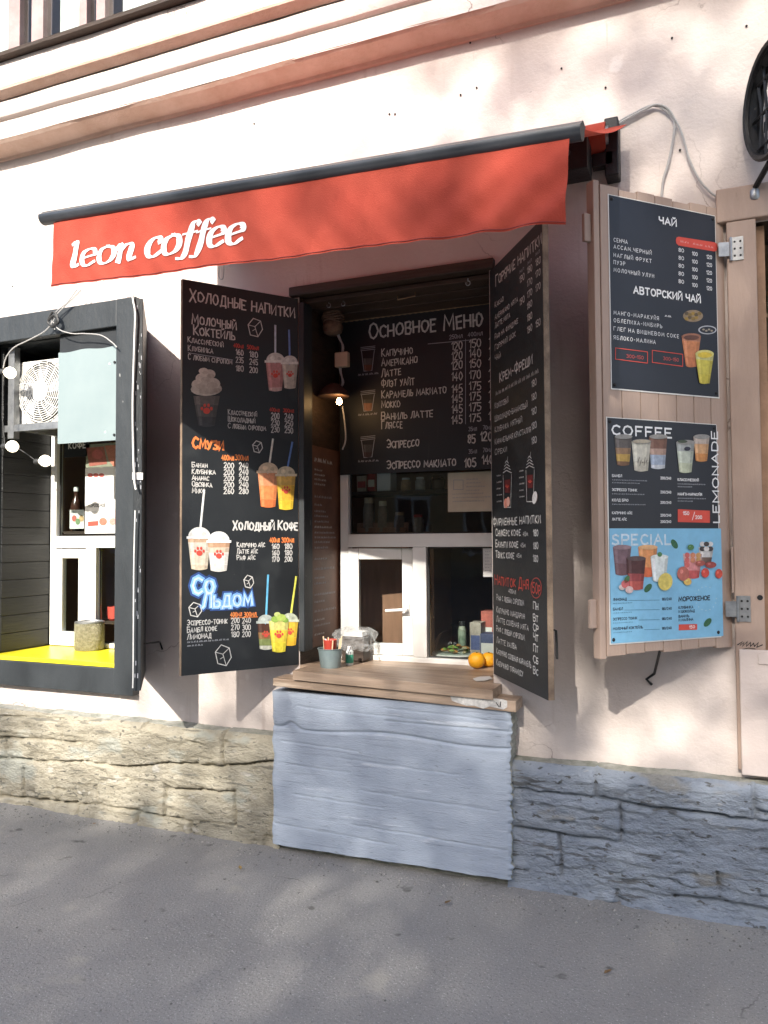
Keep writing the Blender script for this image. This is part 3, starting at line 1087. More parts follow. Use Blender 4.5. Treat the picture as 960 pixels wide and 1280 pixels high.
for (u, v) in ((596, 110), (588, 54), (840, 48), (757, 110), (933, 33), (702, 86), (576, 119), (850, 188), (487, 143), (494, 143), (318, 155), (16, 358)):
    mb = MB()
    p = at(u, v)
    mb.lathe((p[0], -0.002, p[2]), [(.005, 0), (.005, .003), (.003, .005), (.001, .006)], M_iron, 8, axis=(0, -1, 0))
    mb.build('wall_plug', bld)

# ================================================================== SERVING NICHE FITTINGS
nf = thing('niche_frame', 'dark stained timber surround lining the serving niche, with hooks under its head', 'frame', (NX0, 0, 2.8))
mb = MB()
mb.box(NX0 - .045, NX1 + .03, -.035, .03, NZ1 - .004, NZ1 + .045, M_darkwood)
mb.build('frame_head', nf, bevel=.006)
mb = MB()
for k, (a, b) in enumerate(((.032, .145), (.15, .262), (.266, .40))):
    mb.box(NX0 + .002, NX1 - .002, a, b, NZ1 - .03 - .004 * k, NZ1 - .006, M_darkwood)
mb.build('head_board', nf, bevel=.004)
mb = MB()
mb.box(NX0 + .001, NX0 + .032, -.012, .085, .98, NZ1 - .035, M_blackwood)
mb.build('side_post', nf, bevel=.004)
Mbat = mat('pale_batten', (.30, .21, .12), .7, (.19, .125, .07), 12, bump=.3, stretch=(.3, 3, 3))
mb = MB()
p, q = at(430, 401, .40), at(614, 377, .40)
for k in range(3):
    mb.tube([(NX0 + .05 + (NX1 - NX0 - .055) * i / 30, .405 - .006 * math.sin(i * 2.1 + k * 2.1), p[2] + (q[2] - p[2]) * i / 30 + .006 * math.cos(i * 2.1 + k * 2.1) - .002) for i in range(31)], .007, Mbat, 6)
mb.build('rope_trim', nf)
for (u, v) in ((429, 377), (585, 351), (411, 379)):
    p = at_z(u, v, NZ1 - .035)
    mb = MB()
    mb.tube([p + np.array([0, 0, .012])] + [p + np.array([.011 * math.sin(a), 0, -.012 + .011 * math.cos(a)]) for a in np.linspace(0, 5.2, 14)], .0022, M_steel, 6)
    mb.build('hook', nf)
mb = MB()
p, q = at_z(497, 371, NZ1 - .035), at_z(519, 366, NZ1 - .035)
p, q = p + np.array([0, 0, .004]), q + np.array([0, 0, .004])
mb.tube([p, p - np.array([0, 0, .02]), q - np.array([0, 0, .02]), q], .003, Mbat, 6)
mb.build('staple_handle', nf)

# main menu board at the back of the niche
MY = 0.40
mb = MB()
z0m, z1m = 1.925, 2.80
board = thing('menu_board', 'main hot coffee price board at the back of the serving niche, white lettering on black', 'menu board', (-1.45, MY, z0m), 'black hand lettered menu boards')
mb.box(-1.93, NX1 - .004, MY, MY + .016, z0m, z1m, M_black)
mb.build('panel', board, bevel=.002)
c = Canvas((-1.93, MY, z0m), (1, 0, 0), (0, 0, 1))
c.text('Основное Меню', 462, 423, 603, 18, M_chalk, .135, .035)
c.flush('heading', board)
names = [('Капучино', 516, 446), ('Американо', 522, 458), ('Латте', 501, 471), ('Флэт уайт', 518, 484), ('Карамель макиато', 558, 498), ('Мокко', 500, 510),
         ('Ваниль латте', 541, 525), ('Гляссе', 503, 536)]
for n, x1, y in names:
    c.text(n, 477, y, x1, 9.5, M_chalk, .13, .05)
c.text('Эспрессо', 484, 560, 524, 10, M_chalk, .15, .05)
c.text('Эспрессо макиато', 484, 586, 570, 10, M_chalk, .15, .05)
for k, (a, b, ya, yb) in enumerate(zip((120, 120, 120, 140, 145, 145, 145, 145), (150, 140, 150, 170, 175, 175, 175, 175),
                                       (438, 450, 462, 476, 491, 504, 517, 530), (435, 447, 460, 474, 488, 501, 514, 528))):
    c.text(str(a), 565, ya, 578, 10, M_chalk, .14, .04)
    c.text(str(b), 587, yb, 601, 10, M_chalk, .14, .04)
    c.text('190', 611.5, yb - 3, 626, 10, M_chalk, .14, .04)
for tx, x, y, x1 in (('85', 585, 554, 594), ('120', 601, 551, 615), ('105', 581, 584, 595), ('140', 603, 580, 617)):
    c.text(tx, x, y, x1, 10.5, M_chalk, .17, .04)
for tx, x, y, x1 in (('250мл', 562, 424, 578), ('400мл', 585, 421, 603), ('35мл', 586, 539, 596), ('70мл', 604, 537, 615), ('35мл', 586, 567, 596), ('70мл', 604, 565, 615)):
    c.text(tx, x, y, x1, 5, M_grey, .16, .04)
c.line([(535, 430), (600, 424)], .8, M_grey)
c.line([(582, 424), (582, 530)], .8, M_grey)
c.flush('price_list', board)
for (x, yt, yb, band) in ((460, 437, 464, ((.3, (.16, .06, .03)), (.65, (.10, .09, .08)))), (460, 492, 514, ((.5, (.30, .13, .07)), (.75, (.05, .05, .05)))), (460, 549, 572, ((.3, (.05, .03, .03)), (.8, (.06, .06, .06))))):
    for i in range(3):
        c.line([(x - 9, yt - 2.5 + i * 2), (x + 9, yt - 4.5 + i * 2)], .7, M_grey)
    c.line([(x - 8, yt + 2), (x - 5, yb), (x + 5, yb - 1), (x + 8, yt + 1)], .8, M_grey)
    cup(c, x, yt + 3, yb - 1, 13, 9, band, pawc=False)
    c.scribble(x - 12, x + 12, yb + 6, 3, M_grey)
    c.flush('cup_drawing', board)

# brown price strip on the left reveal
RX = NX0 + .006
strip = thing('price_strip', 'narrow brown price strip with small white lines on the left side of the serving niche', 'menu board', (RX, .2, 1.0))
a, b = at_plane(389, 556, (RX + .01, 0, 0), np.array([1., 0, 0])), at_plane(428, 820, (RX + .01, 0, 0), np.array([1., 0, 0]))
za, zb = a[2], 0.985
mb = MB()
mb.box(RX, RX + .01, a[1], b[1], zb, za, M_brownboard)
mb.build('panel', strip, bevel=.002)
mb = MB()
mb.box(RX - .002, RX + .014, a[1] - .02, a[1] - .001, zb, za + .01, M_edge)
mb.build('edge_trim', strip)
c = Canvas((RX + .01, a[1], zb), (0, 1, 0), (0, 0, 1))
c.scribble(393, 416, 577, 6, M_chalk)
for y, xe, hh in ((588, 402, 4), (594, 404, 4), (600, 407, 4), (606, 405, 4), (622, 413, 5), (632, 402, 4), (640, 407, 4), (646, 409, 4), (653, 411, 4), (660, 413, 4), (667, 418, 4), (673, 420, 4), (679, 412, 4),
                  (686, 410, 4), (700, 408, 4), (713, 417, 5), (724, 405, 4), (731, 407, 4), (745, 418, 4), (754, 406, 4), (766, 419, 5), (777, 405, 4), (784, 412, 4), (795, 404, 4)):
    c.scribble(393, xe, y, hh * .8, M_grey if y % 3 else M_chalk, lw=.0028)
c.flush('price_list', strip)


# ---- hinged boards: left (cold drinks) and right (hot drinks)
def hinged(name, label, A, B, z0, z1, t=.028, group='black hand lettered menu boards', M=M_black, cat='menu board', ME=None):
    """panel from A (left as seen) to B (right as seen)"""
    A, B = np.array([*A, 0.]), np.array([*B, 0.])
    U = (B - A) / np.linalg.norm(B - A)
    V = np.array([0, 0, 1.])
    Nn = np.cross(U, V)
    th = thing(name, label, cat, (A[0], A[1], z0), group)
    O = A + V * z0
    mb = MB()
    mb.obox(O, U * np.linalg.norm(B - A), V * (z1 - z0), -Nn * t, M)
    # raw cut edges all round, a hair proud
    for (o, a_, b_) in ((O - U * .003, U * .003, V * (z1 - z0)), (O + U * np.linalg.norm(B - A), U * .003, V * (z1 - z0))):
        mb.obox(o - Nn * .002, a_, b_, -Nn * (t - .004), ME or M_edge)
    mb.build('panel', th)
    return th, Canvas(O, U, V)


LA, LB = (-2.335, -.506), (-1.976, -.008)
lb, c = hinged('menu_board', 'tall black cold drinks board left of the serving niche, with blue and orange headings', LA, LB, .912, 2.826)
c.text('Холодные напитки', 237, 376, 368, 15, M_chalk, .13, .04)
c.text('Молочный', 240, 404, 295, 12, M_chalk, .145, .04)
c.text('Коктейль', 242, 418, 293, 12, M_chalk, .145, .04)
c.text('Смузи', 241, 560, 279, 13, M_orangep, .24, .04)
c.text('Холодный Кофе', 291, 662, 372, 11.5, M_chalk, .19, .04)
c.flush('heading', lb)
for tx, x, y, x1, h in (('Со', 241, 742, 267, 20), ('Льдом', 253, 759, 315, 17)):
    c.text(tx, x, y, x1, h, M_halo, .62, 0.0, layer=0)
    st = random.getstate()
    c.text(tx, x, y, x1, h, M_bluep, .36, 0.0, layer=2)
    c.text(tx, x, y + .4, x1, h, cm(.62, .78, .93), .12, 0.0, layer=4)
c.flush('ice_heading', lb)
rows = [('Классический', 235, 428, 279, '160', '180'), ('Клубника', 235, 438, 266, '235', '245'), ('С любым сиропом', 235, 449, 290, '180', '200')]
for k, (n, x, y, x1, a, b) in enumerate(rows):
    c.text(n, x, y, x1, 7, M_chalk, .14, .05)
    c.text(a, 295, y + 15.5 - k * .5, 304, 7, M_chalk, .16, .04)
    c.text(b, 312, y + 18 - k * .8, 322, 7, M_chalk, .16, .04)
c.text('400мл', 292, 434, 304, 5, M_redp, .18)
c.text('500мл', 309, 436, 323, 5, M_redp, .18)
c.line([(235, 441), (291, 450)], .8, M_grey)
for k, (n, x1, a, b) in enumerate((('Классический', 321, '200', '240'), ('Шоколадный', 319, '230', '250'), ('С любым сиропом', 332, '230', '250'))):
    y = 518 + k * 8.5
    c.text(n, 285, y, x1, 6.5, M_chalk, .14, .05)
    c.text(a, 339, y + 5, 349, 7, M_chalk, .16, .04)
    c.text(b, 356, y + 6, 366, 7, M_chalk, .16, .04)
c.text('400мл', 337, 514, 349, 4.5, M_redp, .18)
c.text('300мл', 354, 515, 367, 4.5, M_redp, .18)
c.text('400мл', 277, 575, 292, 6.5, M_orangep, .2)
c.text('300мл', 294, 575, 310, 6.5, M_orangep, .2)
for k, (n, x1, a, b) in enumerate((('Банан', 259, '200', '240'), ('Клубника', 269, '200', '240'), ('Ананас', 261, '200', '240'), ('Овсянка', 265, '200', '240'), ('Микс', 256, '260', '280'))):
    y = 584 + k * 8
    c.text(n, 240, y, x1, 6.2, M_chalk, .17, .05)
    c.text(a, 280, y + 1, 292, 6.6, M_chalk, .18, .04)
    c.text(b, 299, y + 1, 310, 6.6, M_chalk, .18, .04)
c.text('400мл', 337, 678, 349, 6, M_orangep, .2)
c.text('300мл', 352, 678, 367, 6, M_orangep, .2)
for k, (n, x1, a, b) in enumerate((('Капучино айс', 331, '160', '180'), ('Латте айс', 322, '160', '180'), ('Раф айс', 319, '170', '200'))):
    y = 684 + k * 8
    c.text(n, 296, y, x1, 6, M_chalk, .17, .05)
    c.text(a, 340, y + 2, 349, 6.2, M_chalk, .18, .04)
    c.text(b, 356, y + 2, 365, 6.2, M_chalk, .18, .04)
c.text('400мл', 288, 771, 302, 5.5, M_orangep, .2)
c.text('300мл', 305, 771, 320, 5.5, M_orangep, .2)
c.line([(288, 772.5), (322, 771)], .8, M_orangep)
for k, (n, x1, a, b) in enumerate((('Эспрессо-тоник', 284, '200', '240'), ('Бамбл кофе', 271, '270', '300'), ('Лимонад', 264, '180', '200'))):
    y = 782 + k * 8.6
    c.text(n, 234, y, x1, 6.8, M_chalk, .15, .05)
    c.text(a, 289, y - 3, 299, 6.4, M_chalk, .17, .04)
    c.text(b, 303, y - 3, 313, 6.4, M_chalk, .17, .04)
c.scribble(234, 286, 804, 2.6, M_grey)
c.scribble(234, 252, 808.5, 2.6, M_grey)
c.flush('price_list', lb)
for r in ((309, 398, 328, 421), (315, 551, 328, 566), (304, 719, 317, 735), (235, 753, 252, 771), (268, 806, 289, 832)):
    ice(c, *r)
    c.flush('ice_cube_drawing', lb)
# painted drinks
CR = (.72, .70, .64)
cup(c, 344, 452, 488, 24, 16, ((.1, (.62, .42, .38)), (.95, (.58, .28, .26)), (1, (.6, .4, .36))), CR, (344, 407, (.55, .62, .70)), layer=1)
c.flush('milkshake_picture', lb)
cup(c, 362, 454, 485, 20, 14, ((.95, (.58, .53, .44)), (1, (.6, .55, .5))), CR, (361, 413, (.16, .26, .55)), layer=4)
c.flush('milkshake_picture', lb)
cup(c, 258, 495, 532, 33, 20, ((.3, (.05, .05, .055)), (.7, (.09, .085, .08)), (1, (.14, .12, .11))), None, None, layer=1)
for (dx, dy, rx, ry, k) in ((0, -1, 19, 8, .60), (-9, -7, 9, 7, .66), (6, -8, 12, 8, .58), (-2, -15, 11, 7, .68), (4, -20, 8, 6, .62), (-3, -24, 6, 4, .7), (12, -2, 8, 6, .52)):
    c.ellipse(257 + dx, 488 + dy, rx, ry, cm(k, k * .9, k * .78), 7)
    c.ellipse(257 + dx + 2, 490 + dy, rx * .6, ry * .5, cm(k * .8, k * .7, k * .6), 8)
c.flush('cream_drink_picture', lb)
cup(c, 335, 590, 633, 26, 18, ((.2, (.80, .20, .06)), (.6, (.86, .28, .09)), (1, (.80, .33, .16))), (.66, .50, .34), (341, 549, (.72, .70, .62)), layer=1, pawc=False)
c.flush('smoothie_picture', lb)
cup(c, 357, 594, 636, 24, 17, ((.25, (.85, .56, .04)), (.7, (.86, .50, .05)), (1, (.75, .45, .10))), (.62, .52, .36), (365, 553, (.12, .22, .50)), layer=6)
c.flush('smoothie_picture', lb)
cup(c, 249, 672, 711, 29, 20, ((.12, (.72, .60, .44)), (.55, (.75, .66, .52)), (.85, (.72, .66, .56)), (1, (.62, .42, .27))), (.80, .80, .76), (255, 613, (.82, .82, .80)), layer=1)
c.flush('iced_coffee_picture', lb)
cup(c, 273, 677, 713, 28, 20, ((.2, (.78, .74, .68)), (.62, (.80, .77, .72)), (.8, (.70, .55, .42)), (1, (.55, .33, .2))), (.84, .84, .81), None, layer=7)
c.flush('iced_coffee_picture', lb)
cup(c, 332, 778, 811, 21, 15, ((.12, (.62, .62, .52)), (.38, (.25, .30, .10)), (.62, (.30, .16, .06)), (1, (.09, .035, .02))), (.45, .50, .46), (335, 719, (.15, .50, .78)), layer=1)
c.flush('iced_tonic_picture', lb)
cup(c, 362, 776, 806, 21, 15, ((.3, (.80, .46, .03)), (1, (.78, .52, .05))), (.50, .54, .42), (370, 721, (.78, .76, .12)), layer=1)
c.flush('iced_juice_picture', lb)
cup(c, 348, 776, 814, 25, 16, ((.3, (.80, .66, .05)), (.7, (.80, .62, .06)), (1, (.66, .62, .20))), None, None, layer=8)
for (dx, dy, r, col) in ((-5, -2, 5, (.30, .46, .08)), (3, -4, 6, (.42, .55, .12)), (-2, -8, 4, (.55, .62, .22)), (8, -1, 4, (.22, .38, .06))):
    c.ellipse(348 + dx, 776 + dy, r, r * .75, cm(*col), 14)
c.flush('lemonade_picture', lb)

RA, RB = (-.941, -.008), (-.592, -.524)
rb, c = hinged('menu_board', 'tall black hot drinks board right of the serving niche, with a red drink heading', RA, RB, .925, 2.828)
mb = MB()
c.text('Горячие напитки', 620, 358, 678, 13, M_chalk, .12, .04)
c.text('Крем-Фреши', 625, 478, 666, 12, M_chalk, .15, .04)
c.text('Фирменные напитки', 617, 657, 676, 10, M_chalk, .13, .04)
c.flush('heading', rb)
c.text('Напиток Дня', 619, 730, 661, 12, M_redp, .13, .04)
c.text('150р', 664.5, 741, 676, 13, M_redp, .12, .03)
c.ellipse(670.5, 735, 7, 13, M_redp, 0, 24)
c.ellipse(670.5, 735, 6.5, 12.2, M_black, 1, 24)
c.text('150р', 664.5, 741, 676, 13, M_redp, .12, .03, layer=2)
c.flush('special_heading', rb)
for n, y, x1 in (('Какао', 385, 630), ('Американо мята', 400, 648), ('Латте мята', 411, 638), ('Раф на фундуке', 425, 648), ('Горячий шок', 438, 645), ('Чай', 451, 626)):
    c.text(n, 619, y, x1, 7.0, M_chalk, .115, .05)
for x, ys in ((650, (354, 382)), (659.5, (343, 359, 373, 387, 402, 417)), (670, (333, 348, 365, 410))):
    for y in ys:
        c.text(random.choice(('150', '170', '180', '190')), x, y, x + 6, 8, M_chalk, .15, .04)
for x, y in ((650, 342), (660, 331), (670, 320)):
    c.text('мл', x, y, x + 5, 4.5, M_grey, .17)
c.scribble(620, 672, 495, 6, M_chalk, lw=.003)
for n, y, x1 in (('Кокосовый', 511, 636), ('Шоколадно-банановый', 527, 660), ('Клубника мятный', 541, 653), ('Карамельная кристалия', 556, 664), ('Орехи', 569, 634)):
    c.text(n, 619, y, x1, 7.2, M_chalk, .115, .05)
for y in (484, 501, 519, 537, 555):
    c.text('180', 665, y, 671, 8, M_chalk, .15, .04)
for n, y, x1 in (('Сникерс кофе', 670, 651), ('Баунти кофе', 684, 648), ('Твикс кофе', 697, 643)):
    c.text(n, 620, y, x1, 8.5, M_chalk, .14, .05)
    c.text('45м', x1 + 3, y, x1 + 9, 5, M_chalk, .16)
for y in (670, 686, 702):
    c.text('180', 667, y, 673, 8, M_chalk, .17, .04)
c.text('400мл', 636, 741, 645, 5, M_chalk, .16)
for n, y, x1, d in (('Раф с любым сиропом', 750, 655, 'Пн'), ('Капучино мандарин', 765, 656, 'Вт'), ('Латте соленая мята', 777, 661, 'Ср'), ('Раф с любым сиропом', 789, 656, 'Чт'),
                    ('Латте халва', 803, 646, 'Пт'), ('Капучино соленая карамель', 817, 664, 'Сб'), ('Капучино тирамису', 831, 654, 'Вс')):
    c.text(n, 621, y, x1, 7.2, M_chalk, .12, .05)
    c.text(d, 667, y + 11 + (831 - y) * .0, 673, 9, M_chalk, .16, .04)
c.flush('price_list', rb)
for (x, yt, yb, col) in ((634.5, 594, 634, (.55, .18, .12)), (663, 588, 627, (.42, .03, .02))):
    hw = 5.2
    c.line([(x - hw, yt), (x - hw * .8, yb), (x + hw * .8, yb), (x + hw, yt - 1)], 1.0, M_chalk)
    c.poly([(x - hw * .7, yt + 6), (x - hw * .6, yt + 22), (x + hw * .6, yt + 22), (x + hw * .7, yt + 5)], cm(.16, .02, .02))
    paw(c, x, yt + 14, 2.6, M_redp, 2)
    for k in range(4):
        c.line([(x - hw + k * .8, yt - 3 - 4 * k), (x - 1, yt - 6 - 4 * k), (x + hw - k * 1.2, yt - 3 - 4 * k)], 1.0, M_chalk)
    c.line([(x, yt - 16), (x + .6, yt - 23)], .9, M_chalk)
    for k in range(5):
        c.scribble(x - hw - 8, x - hw - 3, yt + 2 + k * 8, 2.2, M_chalk)
    if x < 650:
        c.ellipse(x - 1.5, yb - 5, 2.4, 6, cm(.70, .25, .18), 3)
        c.ellipse(x + 1.5, yb - 7, 2.2, 6, cm(.75, .40, .32), 4)
    else:
        c.ellipse(x + 6, yb - 5, 3, 8, cm(.75, .74, .72), 3, rot=8)
        c.ellipse(x + 7.5, yb - 4, 2.2, 6, cm(.14, .09, .08), 2, rot=8)
    c.flush('cream_drink_drawing', rb)
mb = MB()
nb = np.cross(c.U, c.V)
e = np.array([RB[0], RB[1], 0]) - nb * .031 - c.U * .03
mb.tube([e + np.array([0, 0, z]) + d for z, d in ((1.20, nb * .004), (1.19, -nb * .02), (1.12, -nb * .022), (1.08, -nb * .018 + c.U * .01))], .005, M_iron, 6)
mb.build('hook_stay', rb)

# black timber shutter of the neighbouring window, seen edge on
sh, c = hinged('window_shutter', 'black timber shutter seen edge on beside the side window, worn pale along its edge', (-3.0, -.02), (-2.634, -.50), .82, 2.77, t=.042, group=None, M=M_blackwood, cat='shutter', ME=M_blackwood)
mb = MB()
for i in range(70):
    z = .84 + 1.9 * random.random()
    s_ = random.uniform(.004, .012)
    o = np.array([-2.634, -.50, z]) + c.U * .0032 - np.cross(c.U, c.V) * random.uniform(.006, .034)
    mb.obox(o, c.U * .0012, np.cross(c.U, c.V) * -s_ * .5, np.array([0, 0, s_ * 2]), M_grey if i % 2 else M_blackwood)
mb.build('worn_edge', sh)
mb = MB()
p = np.array([-2.634, -.50, 1.86])
mb.obox(p - np.cross(c.U, c.V) * -.004, c.U * .012, -np.cross(c.U, c.V) * .05, np.array([0, 0, .035]), M_white)
mb.build('latch', sh)
mb = MB()
h0 = np.array([-2.80, -.245, 1.03])
h0 = at(177, 805, -.25)
mb.tube([h0, h0 + np.array([.03, .1, 0]), at(200, 803, -.01), at(203, 812, -.012)], .005, M_iron, 6)
mb.build('hook_stay', sh)

# ---- counter
zc = at(480, 849, -.17)[2]
print('counter top z', zc)
ct = thing('serving_counter', 'worn wooden serving counter of two stacked boards on the pale blue block', 'counter', (-1.45, -.1, zc - .1))
xl, xr = at(366, 838, -.17)[0], at(616, 862, -.17)[0]
drop = at(616, 862, -.17)[2] - at(366, 838, -.17)[2]
mb = MB()
zt_ = lambda x: zc + drop * ((x - xl) / (xr - xl) - .45)
P = [(xl, -.17), (xr, -.17), (xr, -.01), (NX1 - .004, -.01), (NX1 - .004, WY + .03), (NX0 + .004, WY + .03), (NX0 + .004, -.01), (xl, -.01)]
top = [(x, y, (zt_(x) if y < 0.2 else WB + .004)) for x, y in P]
bot = [(x, y, (zt_(x) if y < 0.2 else WB + .004) - .045) for x, y in P]
mb.face(top, M_counter)
mb.face(bot[::-1], M_counter)
for i in range(len(P)):
    j = (i + 1) % len(P)
    mb.face([bot[i], bot[j], top[j], top[i]], M_counter)
mb.build('counter_top', ct, bevel=.004)
mb = MB()
xl2, xr2 = at(341, 860, -.155)[0], at(645, 884, -.155)[0]
za, zb2 = zt_(xl) - .0465, zt_(xr) - .0465
mb.mesh([(xl2, -.155, za - .04), (xr2, -.155, zb2 - .05), (xr2, -.02, zb2 - .05), (xl2, -.02, za - .04), (xl2, -.155, za), (xr2, -.155, zb2), (xr2, -.02, zb2), (xl2, -.02, za)],
        [(0, 1, 5, 4), (1, 2, 6, 5), (2, 3, 7, 6), (3, 0, 4, 7), (4, 5, 6, 7), (3, 2, 1, 0)], M_counter)
mb.build('under_board', ct, bevel=.004)
mb = MB()
pts = [(562, 868), (573, 867), (590, 869), (610, 872), (628, 874), (634, 876), (634, 884), (629, 887), (621, 885), (612, 883), (604, 886), (593, 882), (583, 882), (573, 879), (565, 876)]
front = [at(x, y, -.1575) for x, y in pts]
mb.face([p for p in front][::-1], M_chalk)
fl = at(610, 878, -.1595)
for q in ((620, 878, 624, 884), (625, 884, 626, 877)):
    mb.tube([at(q[0], q[1], -.1585), at(q[2], q[3], -.1585)], .002, M_iron, 4)
mb.build('torn_white_sticker', ct)

# ================================================================== AWNING
AY, AYR = -1.2, -1.34
aw = thing('awning', 'red fabric awning with a dark rail and white lettering over the serving niche', 'awning', (-1.45, -.1, 3.3))
pl, pr = at(55, 273, AY), at(728, 163, AYR)
mb = MB()
d = (pr - pl) / np.linalg.norm(pr - pl)
up = np.array([0, -.1, 1.0])
up -= d * (up @ d)
up /= np.linalg.norm(up)
fw = np.cross(up, d)
prof = [(.030 * math.cos(q), .029 * math.sin(q)) for q in np.linspace(0, 2 * math.pi, 20, endpoint=False)]
prof = [(a + (.010 if b > .014 else 0), b) for a, b in prof]
vs = [p + fw * a + up * b for p in (pl, pr) for a, b in prof]
n = len(prof)
mb.mesh(vs, [(k, (k + 1) % n, n + (k + 1) % n, n + k) for k in range(n)], M_rail, True)
mb.face(vs[:n][::-1], M_seal)
mb.face(vs[n:], M_seal)
rail = mb.build('front_rail', aw, sharp=50)
for zoff in (.019, -.012):
    mb = MB()
    mb.obox(pl + fw * (.0395 if zoff > 0 else .027) + up * zoff, (pr - pl), up * .006, fw * .002, M_seal)
    mb.build('rail_groove', rail)
# valance
TLv, TRv, BLv, BRv = at(70, 274, AY), at(713, 170, AYR), at(67, 360, AY), at(707, 281, AYR)
nx, nz = 150, 16


def wave(x, k):
    s_ = (x - TLv[0]) / (TRv[0] - TLv[0])
    a = .004 * math.sin(s_ * 33 + 1.2 * math.sin(s_ * 9) + k * 1.1) * (k ** .8) + .010 * float(fbm(np.array(s_ * 7 + 11), np.array(k * 1.5 + 11), 131, 3)) * (.3 + k)
    a += .060 * k * max(0, s_ - .70) * math.sin((s_ + k * .16) * 75)
    a += .003 * math.sin((s_ * 2.1 - k * .25) * 60) * k
    return -a * .8 - .012


vs = []
for j in range(nz):
    k = j / (nz - 1)
    for i in range(nx):
        s_ = i / (nx - 1)
        p = (TLv * (1 - s_) + TRv * s_) * (1 - k) + (BLv * (1 - s_) + BRv * s_) * k
        vs.append((p[0], p[1] + wave(p[0], k), p[2] + .002 * k * math.sin(s_ * 21)))
mb = MB()
mb.mesh(vs, [(j * nx + i, (j + 1) * nx + i, (j + 1) * nx + i + 1, j * nx + i + 1) for j in range(nz - 1) for i in range(nx - 1)], M_red_cloth, True)
val = mb.build('valance', aw, sharp=180)
mb = MB()   # stitched hem
hem = [np.array(vs[(nz - 2) * nx + i]) * .35 + np.array(vs[(nz - 1) * nx + i]) * .65 + np.array([0, -.0015, 0]) for i in range(nx)]
M_stitch = flat('hem_thread', (.26, .04, .035), .8)
mb.tube(hem, .0016, M_stitch, 4)
mb.build('hem_stitch', val)


# lettering on the valance
def vwarp(q):
    s_ = (q[0] - TLv[0]) / (TRv[0] - TLv[0])
    zt = TLv[2] + (TRv[2] - TLv[2]) * s_
    zb = BLv[2] + (BRv[2] - BLv[2]) * s_
    k = min(1, max(0, (zt - q[2]) / (zt - zb)))
    return np.array([q[0], AY + (AYR - AY) * s_ + wave(q[0], k) - .0025 + (q[1] - AY), q[2] + .002 * k * math.sin(s_ * 21)])


c = Canvas((TLv[0], AY, 2.4), (1, 0, 0), (0, 0, 1))
c.warp = vwarp


def crom(P, n=7):
    P = [np.array(p, float) for p in P]
    out = []
    for i in range(len(P) - 1):
        a, b, d_, e_ = P[max(i - 1, 0)], P[i], P[i + 1], P[min(i + 2, len(P) - 1)]
        for k in range(n):
            t = k / n
            out.append(.5 * ((2 * b) + (d_ - a) * t + (2 * a - 5 * b + 4 * d_ - e_) * t * t + (3 * b - a - 3 * d_ + e_) * t ** 3))
    out.append(P[-1])
    return out


LOG = {
    'l': (.34, [[(.0, 1.42), (.13, 1.5), (.13, .9), (.12, .2), (.2, .02), (.3, .1)]]),
    'e': (.62, [[(.06, .46), (.3, .54), (.52, .66), (.48, .92), (.30, 1.0), (.10, .82), (.03, .45), (.12, .1), (.32, .0), (.54, .18)]]),
    'o': (.66, [[(.34, 1.0), (.12, .84), (.03, .46), (.12, .1), (.32, .0), (.54, .14), (.63, .52), (.54, .88), (.32, 1.0)]]),
    'n': (.74, [[(.02, .82), (.12, .98), (.14, .6), (.12, .02)], [(.14, .55), (.3, .9), (.46, .98), (.55, .8), (.53, .25), (.58, .03), (.72, .12)]]),
    'c': (.58, [[(.52, .78), (.46, .96), (.28, 1.0), (.10, .82), (.03, .45), (.12, .1), (.32, .0), (.54, .2)]]),
    'f': (.44, [[(.56, 1.38), (.46, 1.5), (.32, 1.38), (.26, .9), (.22, .3), (.18, -.1), (.08, -.34), (-.08, -.32)], [(.04, .92), (.25, .95), (.48, .98)]]),
}


def logo(word, x0, y0, x1, y1, xh):
    o = c.uv(x0, y0)
    e_ = c.uv(x1, y1)
    H_ = c.uv(x0, y0 - xh)[1] - o[1]
    tot = sum(LOG[ch][0] + .08 for ch in word) - .08
    L = np.linalg.norm(e_ - o)
    ux = (e_ - o) / L
    uy = np.array([-ux[1], ux[0]])
    x = 0
    for ch in word:
        wg, st = LOG[ch]
        for s_ in st:
            pts = [o + ux * ((p[0] + x) * L / tot) + (uy * p[1] + ux * p[1] * .16) * H_ for p in crom(s_)]
            c.ribbon(pts, H_ * .42, M_print, 0, contrast=.78)
        x += wg + .08


logo('leon', 92, 337, 178, 329, 20)
logo('coffee', 192, 327, 319, 313, 22.5)
c.flush('lettering', val)
# cloth from the rail up to the roller
yR, zR = -.10, 3.36
mb = MB()
vs = []
for j in range(12):
    k = j / 11
    for i in range(60):
        s_ = i / 59
        a = pl * (1 - s_) + pr * s_ + np.array([.01 * (1 - s_) * 3, .016, .012])
        b = np.array([pl[0] + (pr[0] - pl[0]) * s_ + .02, yR, zR])
        p = a * (1 - k) + b * k
        vs.append((p[0], p[1], p[2] - .025 * math.sin(math.pi * k)))
mb.mesh(vs, [(j * 60 + i, j * 60 + i + 1, (j + 1) * 60 + i + 1, (j + 1) * 60 + i) for j in range(11) for i in range(59)], M_red_cloth, True)
mb.build('canopy_cloth', aw, sharp=180)
mb = MB()
xe = at(757, 165, -.10)[0]
mb.tube([(pl[0], -.075, zR - .03), (xe, -.075, zR - .03)], .066, M_red_cloth, 18)
mb.tube([(xe, -.075, zR - .03), (xe + .012, -.075, zR - .03)], .05, M_steel, 14)
mb.build('roller', aw)
